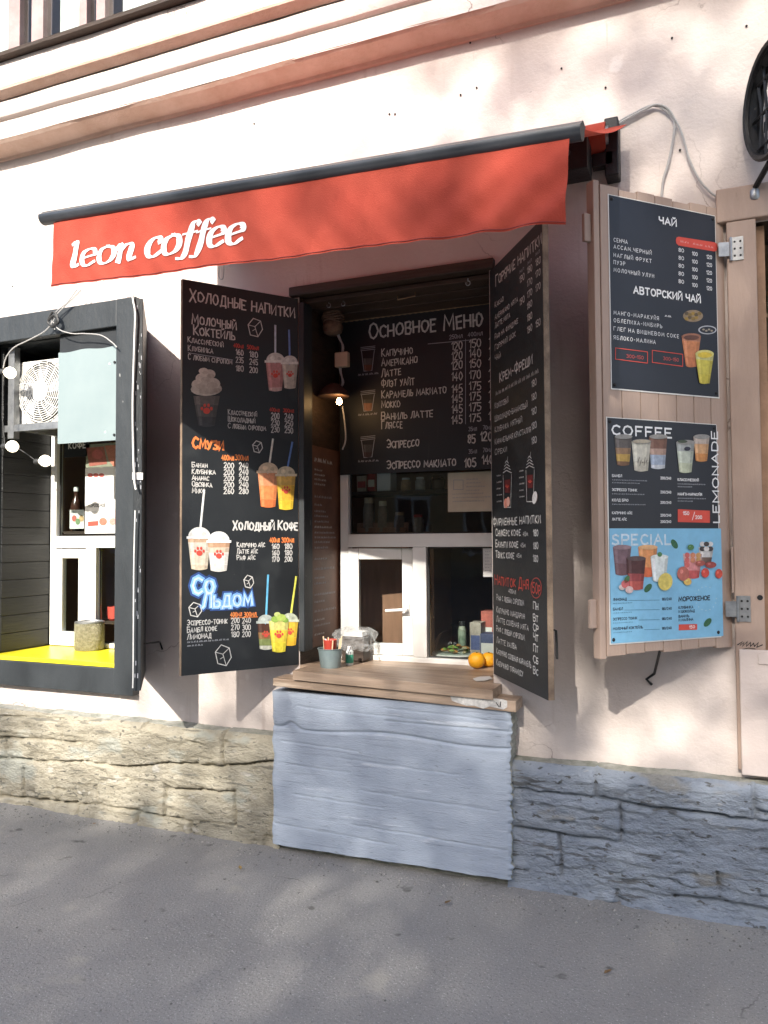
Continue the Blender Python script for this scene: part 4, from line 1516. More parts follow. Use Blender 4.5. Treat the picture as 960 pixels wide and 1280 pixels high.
for side, xb in ((1, at(767, 190, -.06)[0]), (-1, pl[0] - .02)):
    zb_ = at(767, 190, -.06)[2] if side > 0 else zR - .09
    mb = MB()
    mb.box(xb - .035, xb + .025, -.10, -.005, zb_ - .12, zb_ + .14, M_iron)
    mb.build('wall_bracket', aw, bevel=.006)
    # folding arm: shoulder box, two tubes with an elbow
    mb = MB()
    sx = xb - side * .09
    mb.box(min(sx, sx - side * .16), max(sx, sx - side * .16), -.24, -.10, zb_ - .13, zb_ + .02, M_iron)
    mb.box(min(xb, sx), max(xb, sx), -.10, -.05, zb_ - .07, zb_ - .01, M_iron)
    s0 = np.array([sx - side * .08, -.22, zb_ - .05])
    el = np.array([sx - side * .55, -.62, zb_ - .18])
    fr_ = (pr if side > 0 else pl) + np.array([-side * .22, .05, -.01])
    mb.tube([s0, el], .022, M_rail, 10)
    mb.tube([el, fr_], .018, M_rail, 10)
    mb.lathe(el - np.array([0, 0, .035]), [(.03, 0), (.033, .01), (.033, .06), (.03, .07)], M_iron, 14)
    mb.build('folding_arm', aw, bevel=.003)

# ================================================================== NEIGHBOURING WINDOW
fr = thing('window_surround', 'black painted timber surround framing the window niche with the yellow sill', 'window frame', (-3.7, 0, .685))
Y0, Y1 = -.055, .0
mb = MB()
mb.box(LX1, -3.006, Y0, .03, .685, 2.957, M_blackwood)
mb.build('post', fr, bevel=.005)
mb = MB()
mb.box(-4.34, LX0, Y0, .03, .685, 2.957, M_blackwood)
mb.build('post', fr, bevel=.005)
mb = MB()
mb.box(LX0 + .0005, LX1 - .0005, Y0 + .004, .03, 2.80, 2.957, M_blackwood)
mb.build('head_beam', fr, bevel=.005)
mb = MB()
mb.box(LX0 + .0005, LX1 - .0005, Y0 + .004, .03, .685, .835, M_blackwood)
mb.build('bottom_beam', fr, bevel=.005)
mb = MB()
for k in range(17):
    z = .868 + k * .112
    mb.box(LX0 + .002, LX0 + .016 + .002 * (k % 2), .031, WY - .035, z, min(z + .109, 2.795), M_blackplank)
mb.build('plank_lining', fr, bevel=.003)
mb = MB()
mb.box(LX0 + .02, LX1 - .003, -.045, WY - .031, .836, .862, M_yellow)
mb.build('yellow_sill', fr, bevel=.003)

# air conditioner
ay = .10
p = at(23, 453, ay)
ax0, az1 = p[0], p[2]
az0 = at(23, 532, ay)[2]
ax1 = ax0 + .74
ac = thing('air_conditioner', 'white outdoor air conditioner unit with a round fan grille inside the left window niche', 'air conditioner', (ax0, ay + .15, az0))
mb = MB()
Mcase = mat('cream_white_casing', (.74, .73, .69), .45, (.66, .65, .61), 6)
mb.box(ax0, ax1, ay, ay + .26, az0, az1, Mcase)
mb.build('casing', ac, bevel=.012)
fcx, fcz = at(54, 492, ay)[0], (az0 + az1) / 2
fr_r = .47 * (az1 - az0)
mb = MB()
mb.lathe((fcx, ay + .001, fcz), [(fr_r, 0), (fr_r, .003), (fr_r * .98, .004), (.01, .004)], M_seal, 40, axis=(0, -1, 0))
mb.build('fan_opening', ac)
mb = MB()
for k in range(5):
    a = k * 2 * math.pi / 5
    P = [np.array([fcx + r * math.cos(a + t), ay - .006 - .01 * (t > .3), fcz + r * math.sin(a + t)]) for r, t in ((.03, 0), (fr_r * .9, -.1), (fr_r * .9, .5), (.03, .9))]
    mb.face(P, M_grey)
mb.build('fan_blade', ac)
mb = MB()
for k in range(12):
    r = fr_r * (.2 + .8 * k / 11)
    mb.tube([(fcx + r * math.cos(q), ay - .03 + .012 * (r / fr_r) ** 2, fcz + r * math.sin(q)) for q in np.linspace(0, 2 * math.pi, 40, endpoint=False)], .0032, Mcase, 5, closed=True)
for k in range(16):
    q = k * math.pi / 8
    mb.tube([(fcx + r * fr_r * math.cos(q + r * .5), ay - .031 + .012 * r * r, fcz + r * fr_r * math.sin(q + r * .5)) for r in (.2, .5, .8, 1)], .0026, Mcase, 5)
mb.lathe((fcx, ay - .02, fcz), [(.062, 0), (.062, .012), (.05, .018), (.001, .02)], Mcase, 20, axis=(0, -1, 0))
mb.build('fan_grille', ac)
br = thing('wall_bracket', 'galvanised steel bracket carrying the air conditioner', 'bracket', (ax0, ay + .1, az0 - .1))
for xx in (ax0 + .06, ax1 - .14):
    mb = MB()
    mb.box(xx, xx + .04, ay - .06, WY - .035, az0 - .045, az0 - .004, M_steel)
    mb.build('bracket_arm', br)
mb = MB()
mb.box(LX0 + .02, ax1, ay - .062, ay - .03, az0 - .048, az0 - .006, M_steel)
mb.build('cross_rail', br)
mb = MB()
xa = at(8, 500, .0)[0]
mb.box(xa - .025, xa + .025, .035, .08, at(8, 549, .05)[2], 2.79, M_steel)
mb.build('hanger', br)

# pale panel hanging in front of the unit
py = -.035
a, b = at(72, 555, py), at(147, 433, py)
ps = thing('blank_panel', 'blank pale blue plastic panel covering the right half of the air conditioner', 'panel', (a[0], py, a[2]))
Mpanel = mat('pale_blue_plastic', (.235, .29, .295), .45, (.20, .255, .262), 2)
mb = MB()
n = 16
x0, x1 = a[0], LX1 - .004
zt = [at(72 + 75 * i / (n - 1), 441 - 9 * i / (n - 1) + (1.0 * math.sin(i * .7)), py)[2] for i in range(n)]
zb = a[2]
for i in range(n - 1):
    xa, xb = x0 + (x1 - x0) * i / (n - 1), x0 + (x1 - x0) * (i + 1) / (n - 1)
    mb.mesh([(xa, py, zb), (xb, py, zb), (xb, py, zt[i + 1]), (xa, py, zt[i]), (xa, py + .008, zb), (xb, py + .008, zb), (xb, py + .008, zt[i + 1]), (xa, py + .008, zt[i])],
            [(0, 1, 2, 3), (5, 4, 7, 6), (3, 2, 6, 7), (1, 0, 4, 5)], Mpanel)
mb.build('sheet', ps)
mb = MB()
for zz in (zb + .03, zt[-1] - .1):
    mb.tube([(x1 - .02, py - .005, zz), (x1 - .02, py + .02, zz)], .008, M_iron, 8)
mb.build('fixing', ps)
mb = MB()
mb.box(x0 + .0, x1, py + .012, py + .03, zt[0] - .02, 2.798, M_black)
mb.build('backing_board', ps)

# lettering and posters behind the side window glass
gy = WY - .001
cb = thing('window_lettering', 'white КОФЕ lettering on a dark strip under the pale blue panel', 'sign', at(84, 562, gy))
a, b = at(80, 572, gy), at(112, 551, gy)
mb = MB()
mb.box(a[0], b[0], gy, gy + .004, a[2], b[2], M_black)
mb.build('strip', cb)
c = Canvas((a[0], gy, a[2]), (1, 0, 0), (0, 0, 1))
c.text('КОФЕ', 86, 561, 107, 7, M_print, .2, 0, gap=.3)
c.flush('lettering', cb)


def sheet(name, label, cat, px, Y, M, group=None, draw=None, y1off=.003):
    (u0, v0, u1, v1) = px
    a, b = at(u0, v1, Y), at(u1, v0, Y)
    th = thing(name, label, cat, a, group)
    mb = MB()
    mb.box(a[0], b[0], Y, Y + y1off, a[2], b[2], M)
    mb.build('sheet', th)
    cc = Canvas((a[0], Y, a[2]), (1, 0, 0), (0, 0, 1))
    cc.th = th
    if draw:
        draw(cc)
        cc.flush('print', th)
    return th


def dr(cc):
    cc.poly([(108, 560), (130, 558), (134, 580), (112, 583)], cm(.30, .10, .07))
    cc.poly([(131, 557), (147, 556), (147, 590), (136, 575)], cm(.42, .16, .10), 1)
    cc.ellipse(122, 568, 7, 6, cm(.45, .12, .10), 2)
    cc.ellipse(136, 594, 3, 4, cm(.03, .10, .03), 2, rot=30)


sheet('poster', 'grey green poster with red shapes behind the side window, upper one', 'poster', (107, 553, 148, 612), gy, cm(.22, .24, .17), draw=dr)


def dr(cc):
    cc.text('МОРОЖЕНОЕ', 110, 634, 132, 4, cm(.1, .1, .1), .2, 0)
    for i in range(3):
        cc.scribble(110, 120 + 3 * i, 605 + i * 8 - 4, 2, M_grey)
        cc.scribble(110, 118, 641 + i * 3.6, 1.8, M_grey)
    cc.poly([(110, 652), (123, 651), (123, 657), (110, 658)], M_redp)
    cc.flush('print', cc.th)
    for (x, y, r, col) in ((129, 652, 5, (.62, .18, .12)), (137, 638, 7, (.78, .66, .55)), (141, 652, 4.5, (.70, .30, .25)), (143, 643, 5, (.75, .55, .5))):
        cc.ellipse(x, y, r, r, cm(*col), 1)
        cc.flush('fruit_picture', cc.th)
    for x in (113, 120, 127):
        cc.ellipse(x, 594, 3.5, 2.5, cm(.5, .12, .1), 1)
        cc.flush('fruit_picture', cc.th)


sheet('poster', 'white ice cream poster with red fruit pictures behind the side window, lower one', 'poster', (106, 583, 147, 667), gy - .004, M_paper, draw=dr)

# bottle and card standing inside the side window
by = WY + .10
p = at(95, 664, by)
M_amber = mat('dark_bottle_glass', (.06, .03, .02), .12, (.05, .02, .015), 5)
shf = tag((lambda m_: (m_.box(LX0 + .06, LX1 - .05, WY + .035, WY + .22, p[2] - .022, p[2] - .002, M_darkwood), m_.build('window_shelf'))[1])(MB()), 'narrow dark shelf just behind the side window glass', 'shelf')
bt = thing('syrup_bottle', 'dark syrup bottle with a pale cap behind the side window', 'bottle', p)
mb = MB()
h = at(95, 609, by)[2] - p[2]
mb.lathe(p, [(.036, 0), (.038, .01), (.038, h * .55), (.032, h * .66), (.015, h * .78), (.014, h * .9)], M_amber, 18)
mb.build('body', bt)
mb = MB()
mb.lathe(p + np.array([0, 0, h * .9 + .001]), [(.017, 0), (.017, h * .08), (.014, h * .1)], M_paper, 14)
mb.build('cap', bt)
mb = MB()
mb.lathe(p + np.array([0, 0, h * .12]), [(.0388, 0), (.0388, h * .36)], M_old, 18)
mb.build('label', bt)


def dr(cc):
    for i, col in enumerate(((.55, .15, .12), (.2, .3, .15), (.6, .4, .2))):
        cc.ellipse(93 + i * 4.5, 648 + (i % 2) * 4, 3, 4, cm(*col), 1)
        cc.flush('fruit_picture', cc.th)
    cc.scribble(88, 103, 641, 2, M_grey)


sheet('price_card', 'small white printed card leaning against the side window beside the bottle', 'card', (87, 637, 105, 661), WY + .04, M_paper, draw=dr)

# metal tin on the yellow sill
p = at_z(112, 809, .8635)
p = p - np.array([0, .085, 0]) + np.array([.0, 0, 0])
tn = thing('tin_can', 'round hammered metal tin standing on the yellow sill', 'tin', p)
M_tin = mat('hammered_tin', (.40, .38, .28), .4, (.24, .22, .15), 60, bump=.9, bscale=110, metal=.6)
q0_, q1_ = at(98, 795, p[1]), at(126, 795, p[1])
p[0] = (q0_[0] + q1_[0]) / 2
r = .5 * abs(q1_[0] - q0_[0])
h = at(112, 780, p[1] - r)[2] - p[2]
mb = MB()
mb.lathe(p, [(r * .93, 0), (r, .008), (r, h - .012), (r * .97, h - .004)], M_tin, 28)
mb.build('body', tn)
mb = MB()
mb.lathe(p + np.array([0, 0, h - .004]), [(r * .99, 0), (r * .99, .008), (r * .9, .011), (r * .88, .004), (.001, .004)], M_steel, 28)
mb.build('lid', tn)
# red mug seen through the right pane
p = at(143, 775, WY + .1)
mgs = tag((lambda m_: (m_.box(-3.70, LX1 - .02, WY + .035, WY + .3, p[2] - .02, p[2] - .001, M_darkwood), m_.build('inner_counter'))[1])(MB()), 'dark inner counter behind the lower right pane of the side window', 'counter')
mg = thing('mug', 'red mug just behind the lower right pane of the side window', 'mug', p)
mb = MB()
mb.lathe(p, [(.03, 0), (.042, .012), (.045, .09), (.04, .09), (.037, .02)], M_redp, 20)
mb.build('body', mg)
mb = MB()
mb.tube([p + np.array([-.043 - .02 * math.sin(q), 0, .045 + .025 * math.cos(q)]) for q in np.linspace(.2, 2.9, 9)], .005, M_redp, 6)
mb.build('handle', mg)

# string of bulbs
lt = thing('string_lights', 'string of frosted bulbs on grey wire looped round the black window surround', 'string lights', at(66, 395, -.07))
yy = -.085
W1 = [at(u, v, yy) for u, v in ((102, 362), (88, 376), (72, 392), (66, 402), (56, 414), (36, 425), (18, 434), (8, 446), (4, 460))]
W2 = [at(u, v, yy) for u, v in ((66, 402), (74, 412), (90, 417), (104, 417), (126, 419), (140, 428), (146, 434))]
W3 = [at(u, v, yy) for u, v in ((96, 362), (84, 378), (70, 390), (64, 405), (69, 412))]
mb = MB()
for Wp in (W1, W2, W3):
    mb.tube(crom(Wp, 4), .0035, M_cable, 6)
mb.tube(crom([at(u, v, yy - .01) for u, v in ((60, 400), (66, 390), (72, 397), (66, 407), (60, 402), (68, 394), (73, 402), (64, 409))], 6), .007, M_blackcable, 6)
mb.tube([at(4, 460, yy), at(3, 520, yy), at(6, 556, yy)], .0035, M_blackcable, 6)
mb.tube(crom([at(u, v, .02) for u, v in ((8, 556), (25, 562), (45, 576))], 4), .003, M_blackcable, 6)
mb.tube([at(146, 434, .0), at(143, 446, .0), at(145, 480, .02), at(144, 530, .02)], .003, M_whitecable, 6)
mb.build('wire', lt)
for (u, v, Y, du, dv) in ((13, 466, yy, -8, -1), (16, 558, yy, -9, 0), (57, 576, .02, -10, 1), (142, 457, .0, 1, -7), (136, 541, .0, 7, -1)):
    p = at(u, v, Y)
    s_ = at(u + du, v + dv, Y) - p
    s_ /= np.linalg.norm(s_)
    mb = MB()
    mb.lathe(p - s_ * .033, [(.004, 0), (.022, .006), (.033, .022), (.036, .038), (.030, .056), (.019, .070), (.015, .078)], M_bulb, 18, axis=s_)
    bl = mb.build('bulb', lt)
    mb = MB()
    mb.lathe(p + s_ * .046, [(.017, 0), (.018, .004), (.018, .034), (.012, .044), (.004, .05)], M_blackcable, 14, axis=s_)
    mb.build('socket', bl)

# white cable down the black shutter
cbl = MB()
o = np.array([-2.634, -.506, 0])
pts = [(165, 362), (166.5, 376), (169, 392), (168, 430), (166, 500), (166.5, 560), (168, 600), (170, 612)]
cbl.tube(crom([at(u, v, -.515) for u, v in pts], 4), .005, M_whitecable, 6)
cbl.tube(crom([at(u, v, -.515) for u, v in ((169, 638), (167.5, 700), (167, 760), (166.5, 840), (166, 860))], 4), .0035, M_whitecable, 6)
tag(cbl.build('cable'), 'thin white cable running down the front edge of the black shutter', 'cable')
# small loop hanging under the awning
mb = MB()
mb.tube(crom([at(u, v, -.02) for u, v in ((274, 330), (273.5, 345), (275.5, 349), (278.5, 348), (279.5, 342), (280, 330))], 5), .003, M_cable, 6)
tag(mb.build('cable_loop'), 'short loop of grey cable hanging on the wall under the awning', 'cable')

# ================================================================== RIGHT HAND SHUTTER AND SHOPFRONT
SA, SB = np.array([-.372, -.470, 0]), np.array([.083, -.012, 0])
U = (SB - SA) / np.linalg.norm(SB - SA)
V = np.array([0, 0, 1.])
Nn = np.cross(U, V)
SW = np.linalg.norm(SB - SA)
z0s, z1s = 1.098, 2.953
st = thing('plank_shutter', 'salmon painted plank shutter standing open at the right, carrying two menu posters', 'shutter', (SB[0], SB[1], z0s))
mb = MB()
nP = 7
for k in range(nP):
    a = SW * k / nP
    mb.obox(SA + U * (a + .0016) + V * (z0s + .004 * (k % 3)), U * (SW / nP - .0032), V * (z1s - z0s - .006 * ((k * 2) % 3)), -Nn * .022, M_plank)
mb.build('plank_panel', st, bevel=.0025)
mb = MB()
for zz in (z0s + .2, z0s + .9, z1s - .3):
    mb.obox(SA + U * .02 - Nn * .0225 + V * zz, U * (SW - .04), V * .09, -Nn * .022, M_plank)
mb.build('rear_batten', st, bevel=.003)
mb = MB()
mb.obox(SA - U * .028 + V * (z0s - .01) - Nn * .004, U * .0275, V * (z1s - z0s + .025), -Nn * .045, M_plank)
mb.build('edge_stile', st, bevel=.003)
for (va, vb) in ((266, 301), (750, 786)):
    za, zb_ = at_plane(750, vb, SA, Nn)[2], at_plane(750, va, SA, Nn)[2]
    mb = MB()
    mb.obox(SA - U * .060 + V * za - Nn * .02, U * .031, V * (zb_ - za), -Nn * .018, M_plank)
    mb.build('stop_block', st, bevel=.003)
mb = MB()
p = at_plane(837, 812, SA, Nn) - Nn * .05
w1, w2, w3 = at(818, 842, -.02), at(808, 849, -.012), at(815, 856, -.008)
mb.tube([p, w1, w2, w3], .006, M_iron, 6)
mb.build('hook_stay', st)


def poster(name, label, corners, M):
    """flat sheet pinned on the planks; corners as seen: left top, right bottom"""
    (u0, v0), (u1, v1) = corners
    PA = SA + Nn * .0035
    q = lambda u, v: at_plane(u, v, PA, Nn)
    a, b = q(u0, v0), q(u1, v1)
    zt, zb = a[2], b[2]
    O = np.array([a[0], a[1], zb])
    L = (b - a) @ U
    th = thing(name, label, 'poster', O)
    mb = MB()
    mb.obox(O, U * L, V * (zt - zb), -Nn * .003, M)
    mb.build('sheet', th)
    mb = MB()
    for (o_, x_, y_) in ((O - U * .004 - V * .004, U * .004, V * (zt - zb + .008)), (O - V * .005, U * (L + .004), V * .0048), (O + U * L, U * .003, V * (zt - zb)), (O + V * (zt - zb), U * L, V * .003)):
        mb.obox(o_ - Nn * .0005, x_, y_, -Nn * .002, M_paper)
    mb.build('white_margin', th)
    for (x, y) in ((.012, zt - zb - .014), (L - .012, zt - zb - .014), (.012, .014), (L - .014, .016)):
        mb = MB()
        mb.lathe(O + U * x + V * y + Nn * .0003, [(.0075, 0), (.0075, .002), (.004, .005), (.001, .0055)], M_iron, 10, axis=Nn)
        mb.build('pin', th)
    return th, Canvas(O, U, V)


tp, c = poster('menu_poster', 'dark tea poster pinned at the top of the plank shutter, ЧАЙ heading and two drinks', ((761, 243.5), (898.5, 496.5)), M_navy)
c.text('ЧАЙ', 824, 279, 845, 8, M_print, .24, 0, gap=.25)
c.text('АВТОРСКИЙ ЧАЙ', 792, 366.5, 875, 8.5, M_print, .22, 0, gap=.25)
c.flush('heading', tp)
for n, y, x1 in (('СЕНЧА', 302, 784), ('АССАМ.ЧЕРНЫЙ', 310.5, 814), ('НАГЛЫЙ ФРУКТ', 321, 814), ('ПУЭР', 330, 781), ('МОЛОЧНЫЙ УЛУН', 339.5, 817), ('МАНГО-МАРАКУЙЯ', 393, 823), ('ОБЛЕПИХА-ИМБИРЬ', 402.5, 827),
                 ('ГЛЕГ НА ВИШНЕВОМ СОКЕ', 413, 848), ('ЯБЛОКО-МАЛИНА', 424, 819)):
    c.text(n, 767, y, x1, 4.6, M_print, .125, 0, gap=.45)
for x, y0, vals in ((848, 314.5, '80'), (865, 319, '100'), (883, 323, '120')):
    for k in range(5):
        c.text(vals, x, y0 + k * 9.8, x + 6.5, 4.4, M_print, .17, 0)
c.scribble(831, 835, 396, 3, M_print)
c.flush('tea_list', tp)
q = [(848, 296), (893, 303), (896, 305), (897, 309), (896, 313), (893, 314.5), (848, 307), (845, 304), (844.5, 300), (845.5, 297)]
c.poly(q, M_redp, 0)
for x, y in ((850, 303), (866, 306), (881, 309)):
    c.scribble(x, x + 10, y, 3, cm(.75, .35, .32), 2)
c.flush('price_heading', tp)
for (a, b, e_, f_) in (((769, 435), (809, 440), (809, 454), (769, 449)), ((815, 438), (853, 443), (853, 458), (815, 453))):
    for P, Q in ((a, b), (b, e_), (f_, e_), (a, f_)):
        c.line([P, Q], .9, M_redp, 1)
    c.text('300-150', a[0] + 14, a[1] + 12, b[0] - 5, 4, cm(.45, .08, .07), .18, 0)
    c.flush('price_box', tp)
c.ellipse(866, 395, 12.5, 7.5, cm(.26, .19, .12), 0)
for k in range(9):
    c.ellipse(858 + (k % 5) * 4, 392 + (k // 5) * 5 + (k % 2) * 1.5, 2.6, 2.2, cm(.10 + .1 * (k % 3), .07 + .06 * (k % 3), .04), 1)
c.flush('tea_leaf_picture', tp)
c.ellipse(884, 412.5, 11.5, 5.5, M_grey, 0)
c.ellipse(884, 412.5, 9.8, 4.2, M_navy, 1)
for k in range(4):
    c.ellipse(879 + k * 3.4, 412 + (k % 2) * 1.6, 1.6, 1.2, cm(.3, .26, .2), 2)
c.flush('cup_lid_picture', tp)
cup(c, 863.5, 421, 458, 24, 13, ((.3, (.50, .17, .07)), (.85, (.55, .21, .09)), (1, (.45, .20, .12))), None, None, False, 0, slope=.1)
c.ellipse(863.5, 421, 12, 4.2, cm(.30, .13, .08), 5)
c.ellipse(863.5, 422, 9.5, 2.8, cm(.12, .05, .035), 6)
c.flush('orange_tea_picture', tp)
cup(c, 879.5, 443, 479, 23, 12.5, ((.3, (.52, .44, .06)), (.8, (.55, .48, .08)), (1, (.52, .50, .22))), None, None, False, 7, slope=.1)
c.ellipse(879.5, 443, 11.5, 5.2, cm(.60, .56, .20), 12)
c.ellipse(879.5, 444, 9, 3.6, cm(.62, .46, .05), 13)
c.flush('yellow_tea_picture', tp)

cp, c = poster('menu_poster', 'black and sky blue drinks poster low on the plank shutter, COFFEE and SPECIAL headings', ((759, 522), (901, 795)), M_navy)
# the lower half is blue
a0, b0 = c.uv(759, 660.5), c.uv(901, 662)
zb_ = 0.0
Lp = c.uv(901, 662)[0]
c.poly([(0, .0), (Lp, .0), (Lp, a0[1]), (0, a0[1])], M_sky, 0, px=False)
c.flush('blue_half', cp)
c.text('COFFEE', 765, 543, 839, 11.5, M_print, .2, 0, gap=.28)
c.text('LEMONADE', 899, 653, 540, 7.6, M_print, .17, 0, rot=True, gap=.25)
c.flush('heading', cp)
c.text('SPECIAL', 765, 681, 838, 12.5, cm(.62, .74, .82), .2, 0, gap=.28, layer=2)
c.text('МОРОЖЕНОЕ', 848, 751.5, 887, 5.2, cm(.02, .03, .05), .24, 0, gap=.2, layer=2)
c.flush('special_heading', cp)
for n, y, x1 in (('БАМБЛ', 596, 777), ('ЭСПРЕССО ТОНИК', 613.5, 796), ('КОЛД БРЮ', 626.5, 785), ('КАПУЧИНО АЙС', 642.5, 790), ('ЛАТТЕ АЙС', 650.5, 783)):
    c.text(n, 765, y, x1, 3, M_print, .2, 0)
    c.scribble(765, 806, y + 4.5, 1.8, M_grey) if y < 630 else None
    c.scribble(765, 800, y + 8, 1.8, M_grey) if y < 600 else None
    c.text('200/240', 825.5, y + 3, 838.5, 3, M_print, .2, 0)
for n, y, x1 in (('КЛАССИЧЕСКИЙ', 601, 873), ('МАНГО-МАРАКУЙЯ', 619, 877)):
    c.text(n, 847, y, x1, 3, M_print, .2, 0)
    c.scribble(847, 882, y + 4.5, 1.8, M_grey)
    c.scribble(847, 865, y + 8, 1.8, M_grey)
c.poly([(847, 636.5), (887, 638.5), (887, 653.5), (847, 652.5)], M_redp, 0)
c.text('150', 853.5, 643.5, 861, 4, M_print, .2, 0, layer=1)
c.text('200', 869, 648.5, 877, 4, M_print, .2, 0, layer=1)
c.line([(865, 650), (868, 640)], .8, M_print, 1)
c.flush('coffee_list', cp)
Mdk = cm(.03, .05, .08)
for n, y, x1 in (('ЛИМОНАД', 751, 783), ('БАМБЛ', 763, 778), ('ЭСПРЕССО ТОНИК', 775.5, 796), ('МОЛОЧНЫЙ КОКТЕЙЛЬ', 787.5, 803)):
    c.text(n, 766, y, x1, 3, Mdk, .22, 0, layer=2)
    c.scribble(766, 790, y + 4, 1.6, cm(.08, .2, .3), 2)
    c.line([(x1 + 2, y - .5), (824, y - 1)], .5, cm(.08, .2, .3), 2)
    c.text('180/240', 827, y - .5, 839, 3, Mdk, .22, 0, layer=2)
for n, y, x1 in (('КЛУБНИКА', 761, 866), ('И ШОКОЛАД', 766, 868), ('ВАНИЛЬ', 772, 861), ('И МАЛИНА', 776.5, 866)):
    c.text(n, 848, y, x1, 3, Mdk, .22, 0, layer=2)
c.poly([(848, 780.5), (871, 780), (871, 787), (848, 788)], M_redp, 2)
c.text('150', 861, 785.5, 868, 3.4, M_print, .2, 0, layer=3)
for k in range(14):
    q = k * 2 * math.pi / 16
    c.ellipse(882 + 13 * math.cos(q), 748 + 15 * math.sin(q), .7, .7, cm(.45, .62, .72), 2, 6)
c.flush('special_list', cp)
for args, nm in ((((778.5, 546, 581, 22, 15), ((.12, (.20, .10, .05)), (.38, (.52, .33, .08)), (.6, (.30, .18, .10)), (1, (.13, .11, .10)))), 'coffee_picture'),
                 (((822, 546, 585, 23, 17), ((.1, (.50, .52, .55)), (.42, (.34, .40, .50)), (.62, (.42, .28, .22)), (1, (.20, .10, .07)))), 'coffee_picture'),
                 (((801, 552, 588, 24, 17), ((.3, (.56, .52, .42)), (1, (.63, .60, .50)))), 'coffee_picture'),
                 (((876, 546, 576, 20, 14), ((.3, (.60, .26, .08)), (.7, (.62, .36, .18)), (1, (.5, .42, .36)))), 'lemonade_picture'),
                 (((856, 553, 590, 23, 15), ((.3, (.42, .45, .33)), (.7, (.46, .50, .42)), (1, (.35, .37, .36)))), 'lemonade_picture')):
    cup(c, *args[0], args[1], None, None, False, 1 if nm[0] == 'c' else 4, slope=.03)
    x, y = args[0][0], args[0][1]
    c.ellipse(x, y, args[0][3] / 2, 3, cm(.30, .29, .27), 10)
    if x in (801,):
        for k in range(5):
            c.line([(796 + k * 2.6, 578 + (k % 2) * 4), (798 + k * 2.4, 572 + (k % 3) * 3)], .9, cm(.12, .10, .09), 11)
        c.ellipse(801, 552, 11, 2.3, cm(.46, .40, .30), 11)
    if x == 856:
        c.ellipse(858, 561, 4, 2.5, cm(.03, .03, .05), 11)
        c.ellipse(852, 552, 6, 2, cm(.06, .08, .05), 11)
    c.flush(nm, cp)
for args, nm, lay in (((777, 684, 718, 23, 16), 'special_drink_picture', 2), ((809, 684, 720, 24, 16), 'special_drink_picture', 3), ((794, 698, 736, 24, 17), 'special_drink_picture', 8), ((823, 696, 726, 22, 16), 'special_drink_picture', 9)):
    x = args[0]
    bands = {777: ((.4, (.16, .08, .09)), (1, (.20, .12, .14))), 809: ((.3, (.70, .16, .06)), (1, (.76, .32, .12))), 794: ((.25, (.50, .10, .08)), (.5, (.32, .06, .06)), (1, (.09, .03, .03))),
             823: ((.4, (.66, .72, .70)), (1, (.72, .78, .76)))}[x]
    cup(c, *args, bands, None, None, False, lay, slope=.03)
    c.ellipse(x, args[1], args[3] / 2, 3, cm(*{777: (.30, .2, .22), 809: (.78, .45, .22), 794: (.12, .08, .08), 823: (.75, .8, .77)}[x]), lay + 6)
    c.flush(nm, cp)
for (x, y, rx, ry, col, rot) in ((830, 727, 9, 11, (.72, .58, .14), 10), (831, 729, 6, 8, (.78, .68, .30), 10), (780, 730, 5, 5, (.60, .14, .14), 0), (785, 737, 5, 4.5, (.68, .5, .48), 0), (776, 734, 4, 3.5, (.66, .54, .5), 0),
                                 (782, 724, 3, 5, (.06, .16, .06), 30), (823, 693, 3, 3, (.08, .22, .08), 0)):
    c.ellipse(x, y, rx, ry, cm(*col), 16, rot=rot)
    c.flush('fruit_picture', cp)
cup(c, 865, 692, 722, 24, 16, ((.3, (.55, .10, .10)), (.7, (.66, .26, .26)), (1, (.70, .5, .5))), None, None, False, 3)
for k in range(7):
    c.ellipse(858 + (k % 3) * 7, 694 + (k // 3) * 6, 3, 3.4, cm(.62, .14 + .1 * (k % 3), .13), 9)
c.flush('sundae_picture', cp)
cup(c, 882, 684, 705, 19, 12, ((.4, (.16, .10, .08)), (1, (.62, .60, .58))), None, None, False, 2)
for k in range(6):
    c.ellipse(877 + (k % 3) * 5, 680 + (k // 3) * 6, 3.4, 3, cm(*((.06, .05, .05) if k % 2 else (.7, .68, .66))), 8)
c.flush('sundae_picture', cp)
for (x, y, rx, ry, col) in ((852.5, 717, 7.5, 9, (.45, .13, .10)), (858, 727, 5, 4.5, (.70, .46, .12)), (880, 716, 5, 6, (.60, .07, .05)), (897, 717, 4.5, 6, (.62, .08, .05)), (887, 706, 7, 4, (.36, .07, .06)), (874, 704, 6, 3.5, (.40, .10, .08)), (862, 684, 4, 3.5, (.08, .22, .07))):
    c.ellipse(x, y, rx, ry, cm(*col), 14)
    c.ellipse(x - rx * .3, y - ry * .3, rx * .3, ry * .3, cm(*[min(.85, q * 1.5 + .06) for q in col]), 15, 10)
    c.flush('fruit_picture', cp)
for (x, y, rot) in ((842.5, 680, -30), (809.5, 735, 40), (884, 778, 40)):
    c.ellipse(x, y, 3.6, 6.4, cm(.03, .13, .055), 3, rot=rot)
    c.line([(x - 2, y + 3), (x + 2, y - 3)], .5, cm(.08, .2, .1), 4)
    c.flush('mint_leaf_picture', cp)

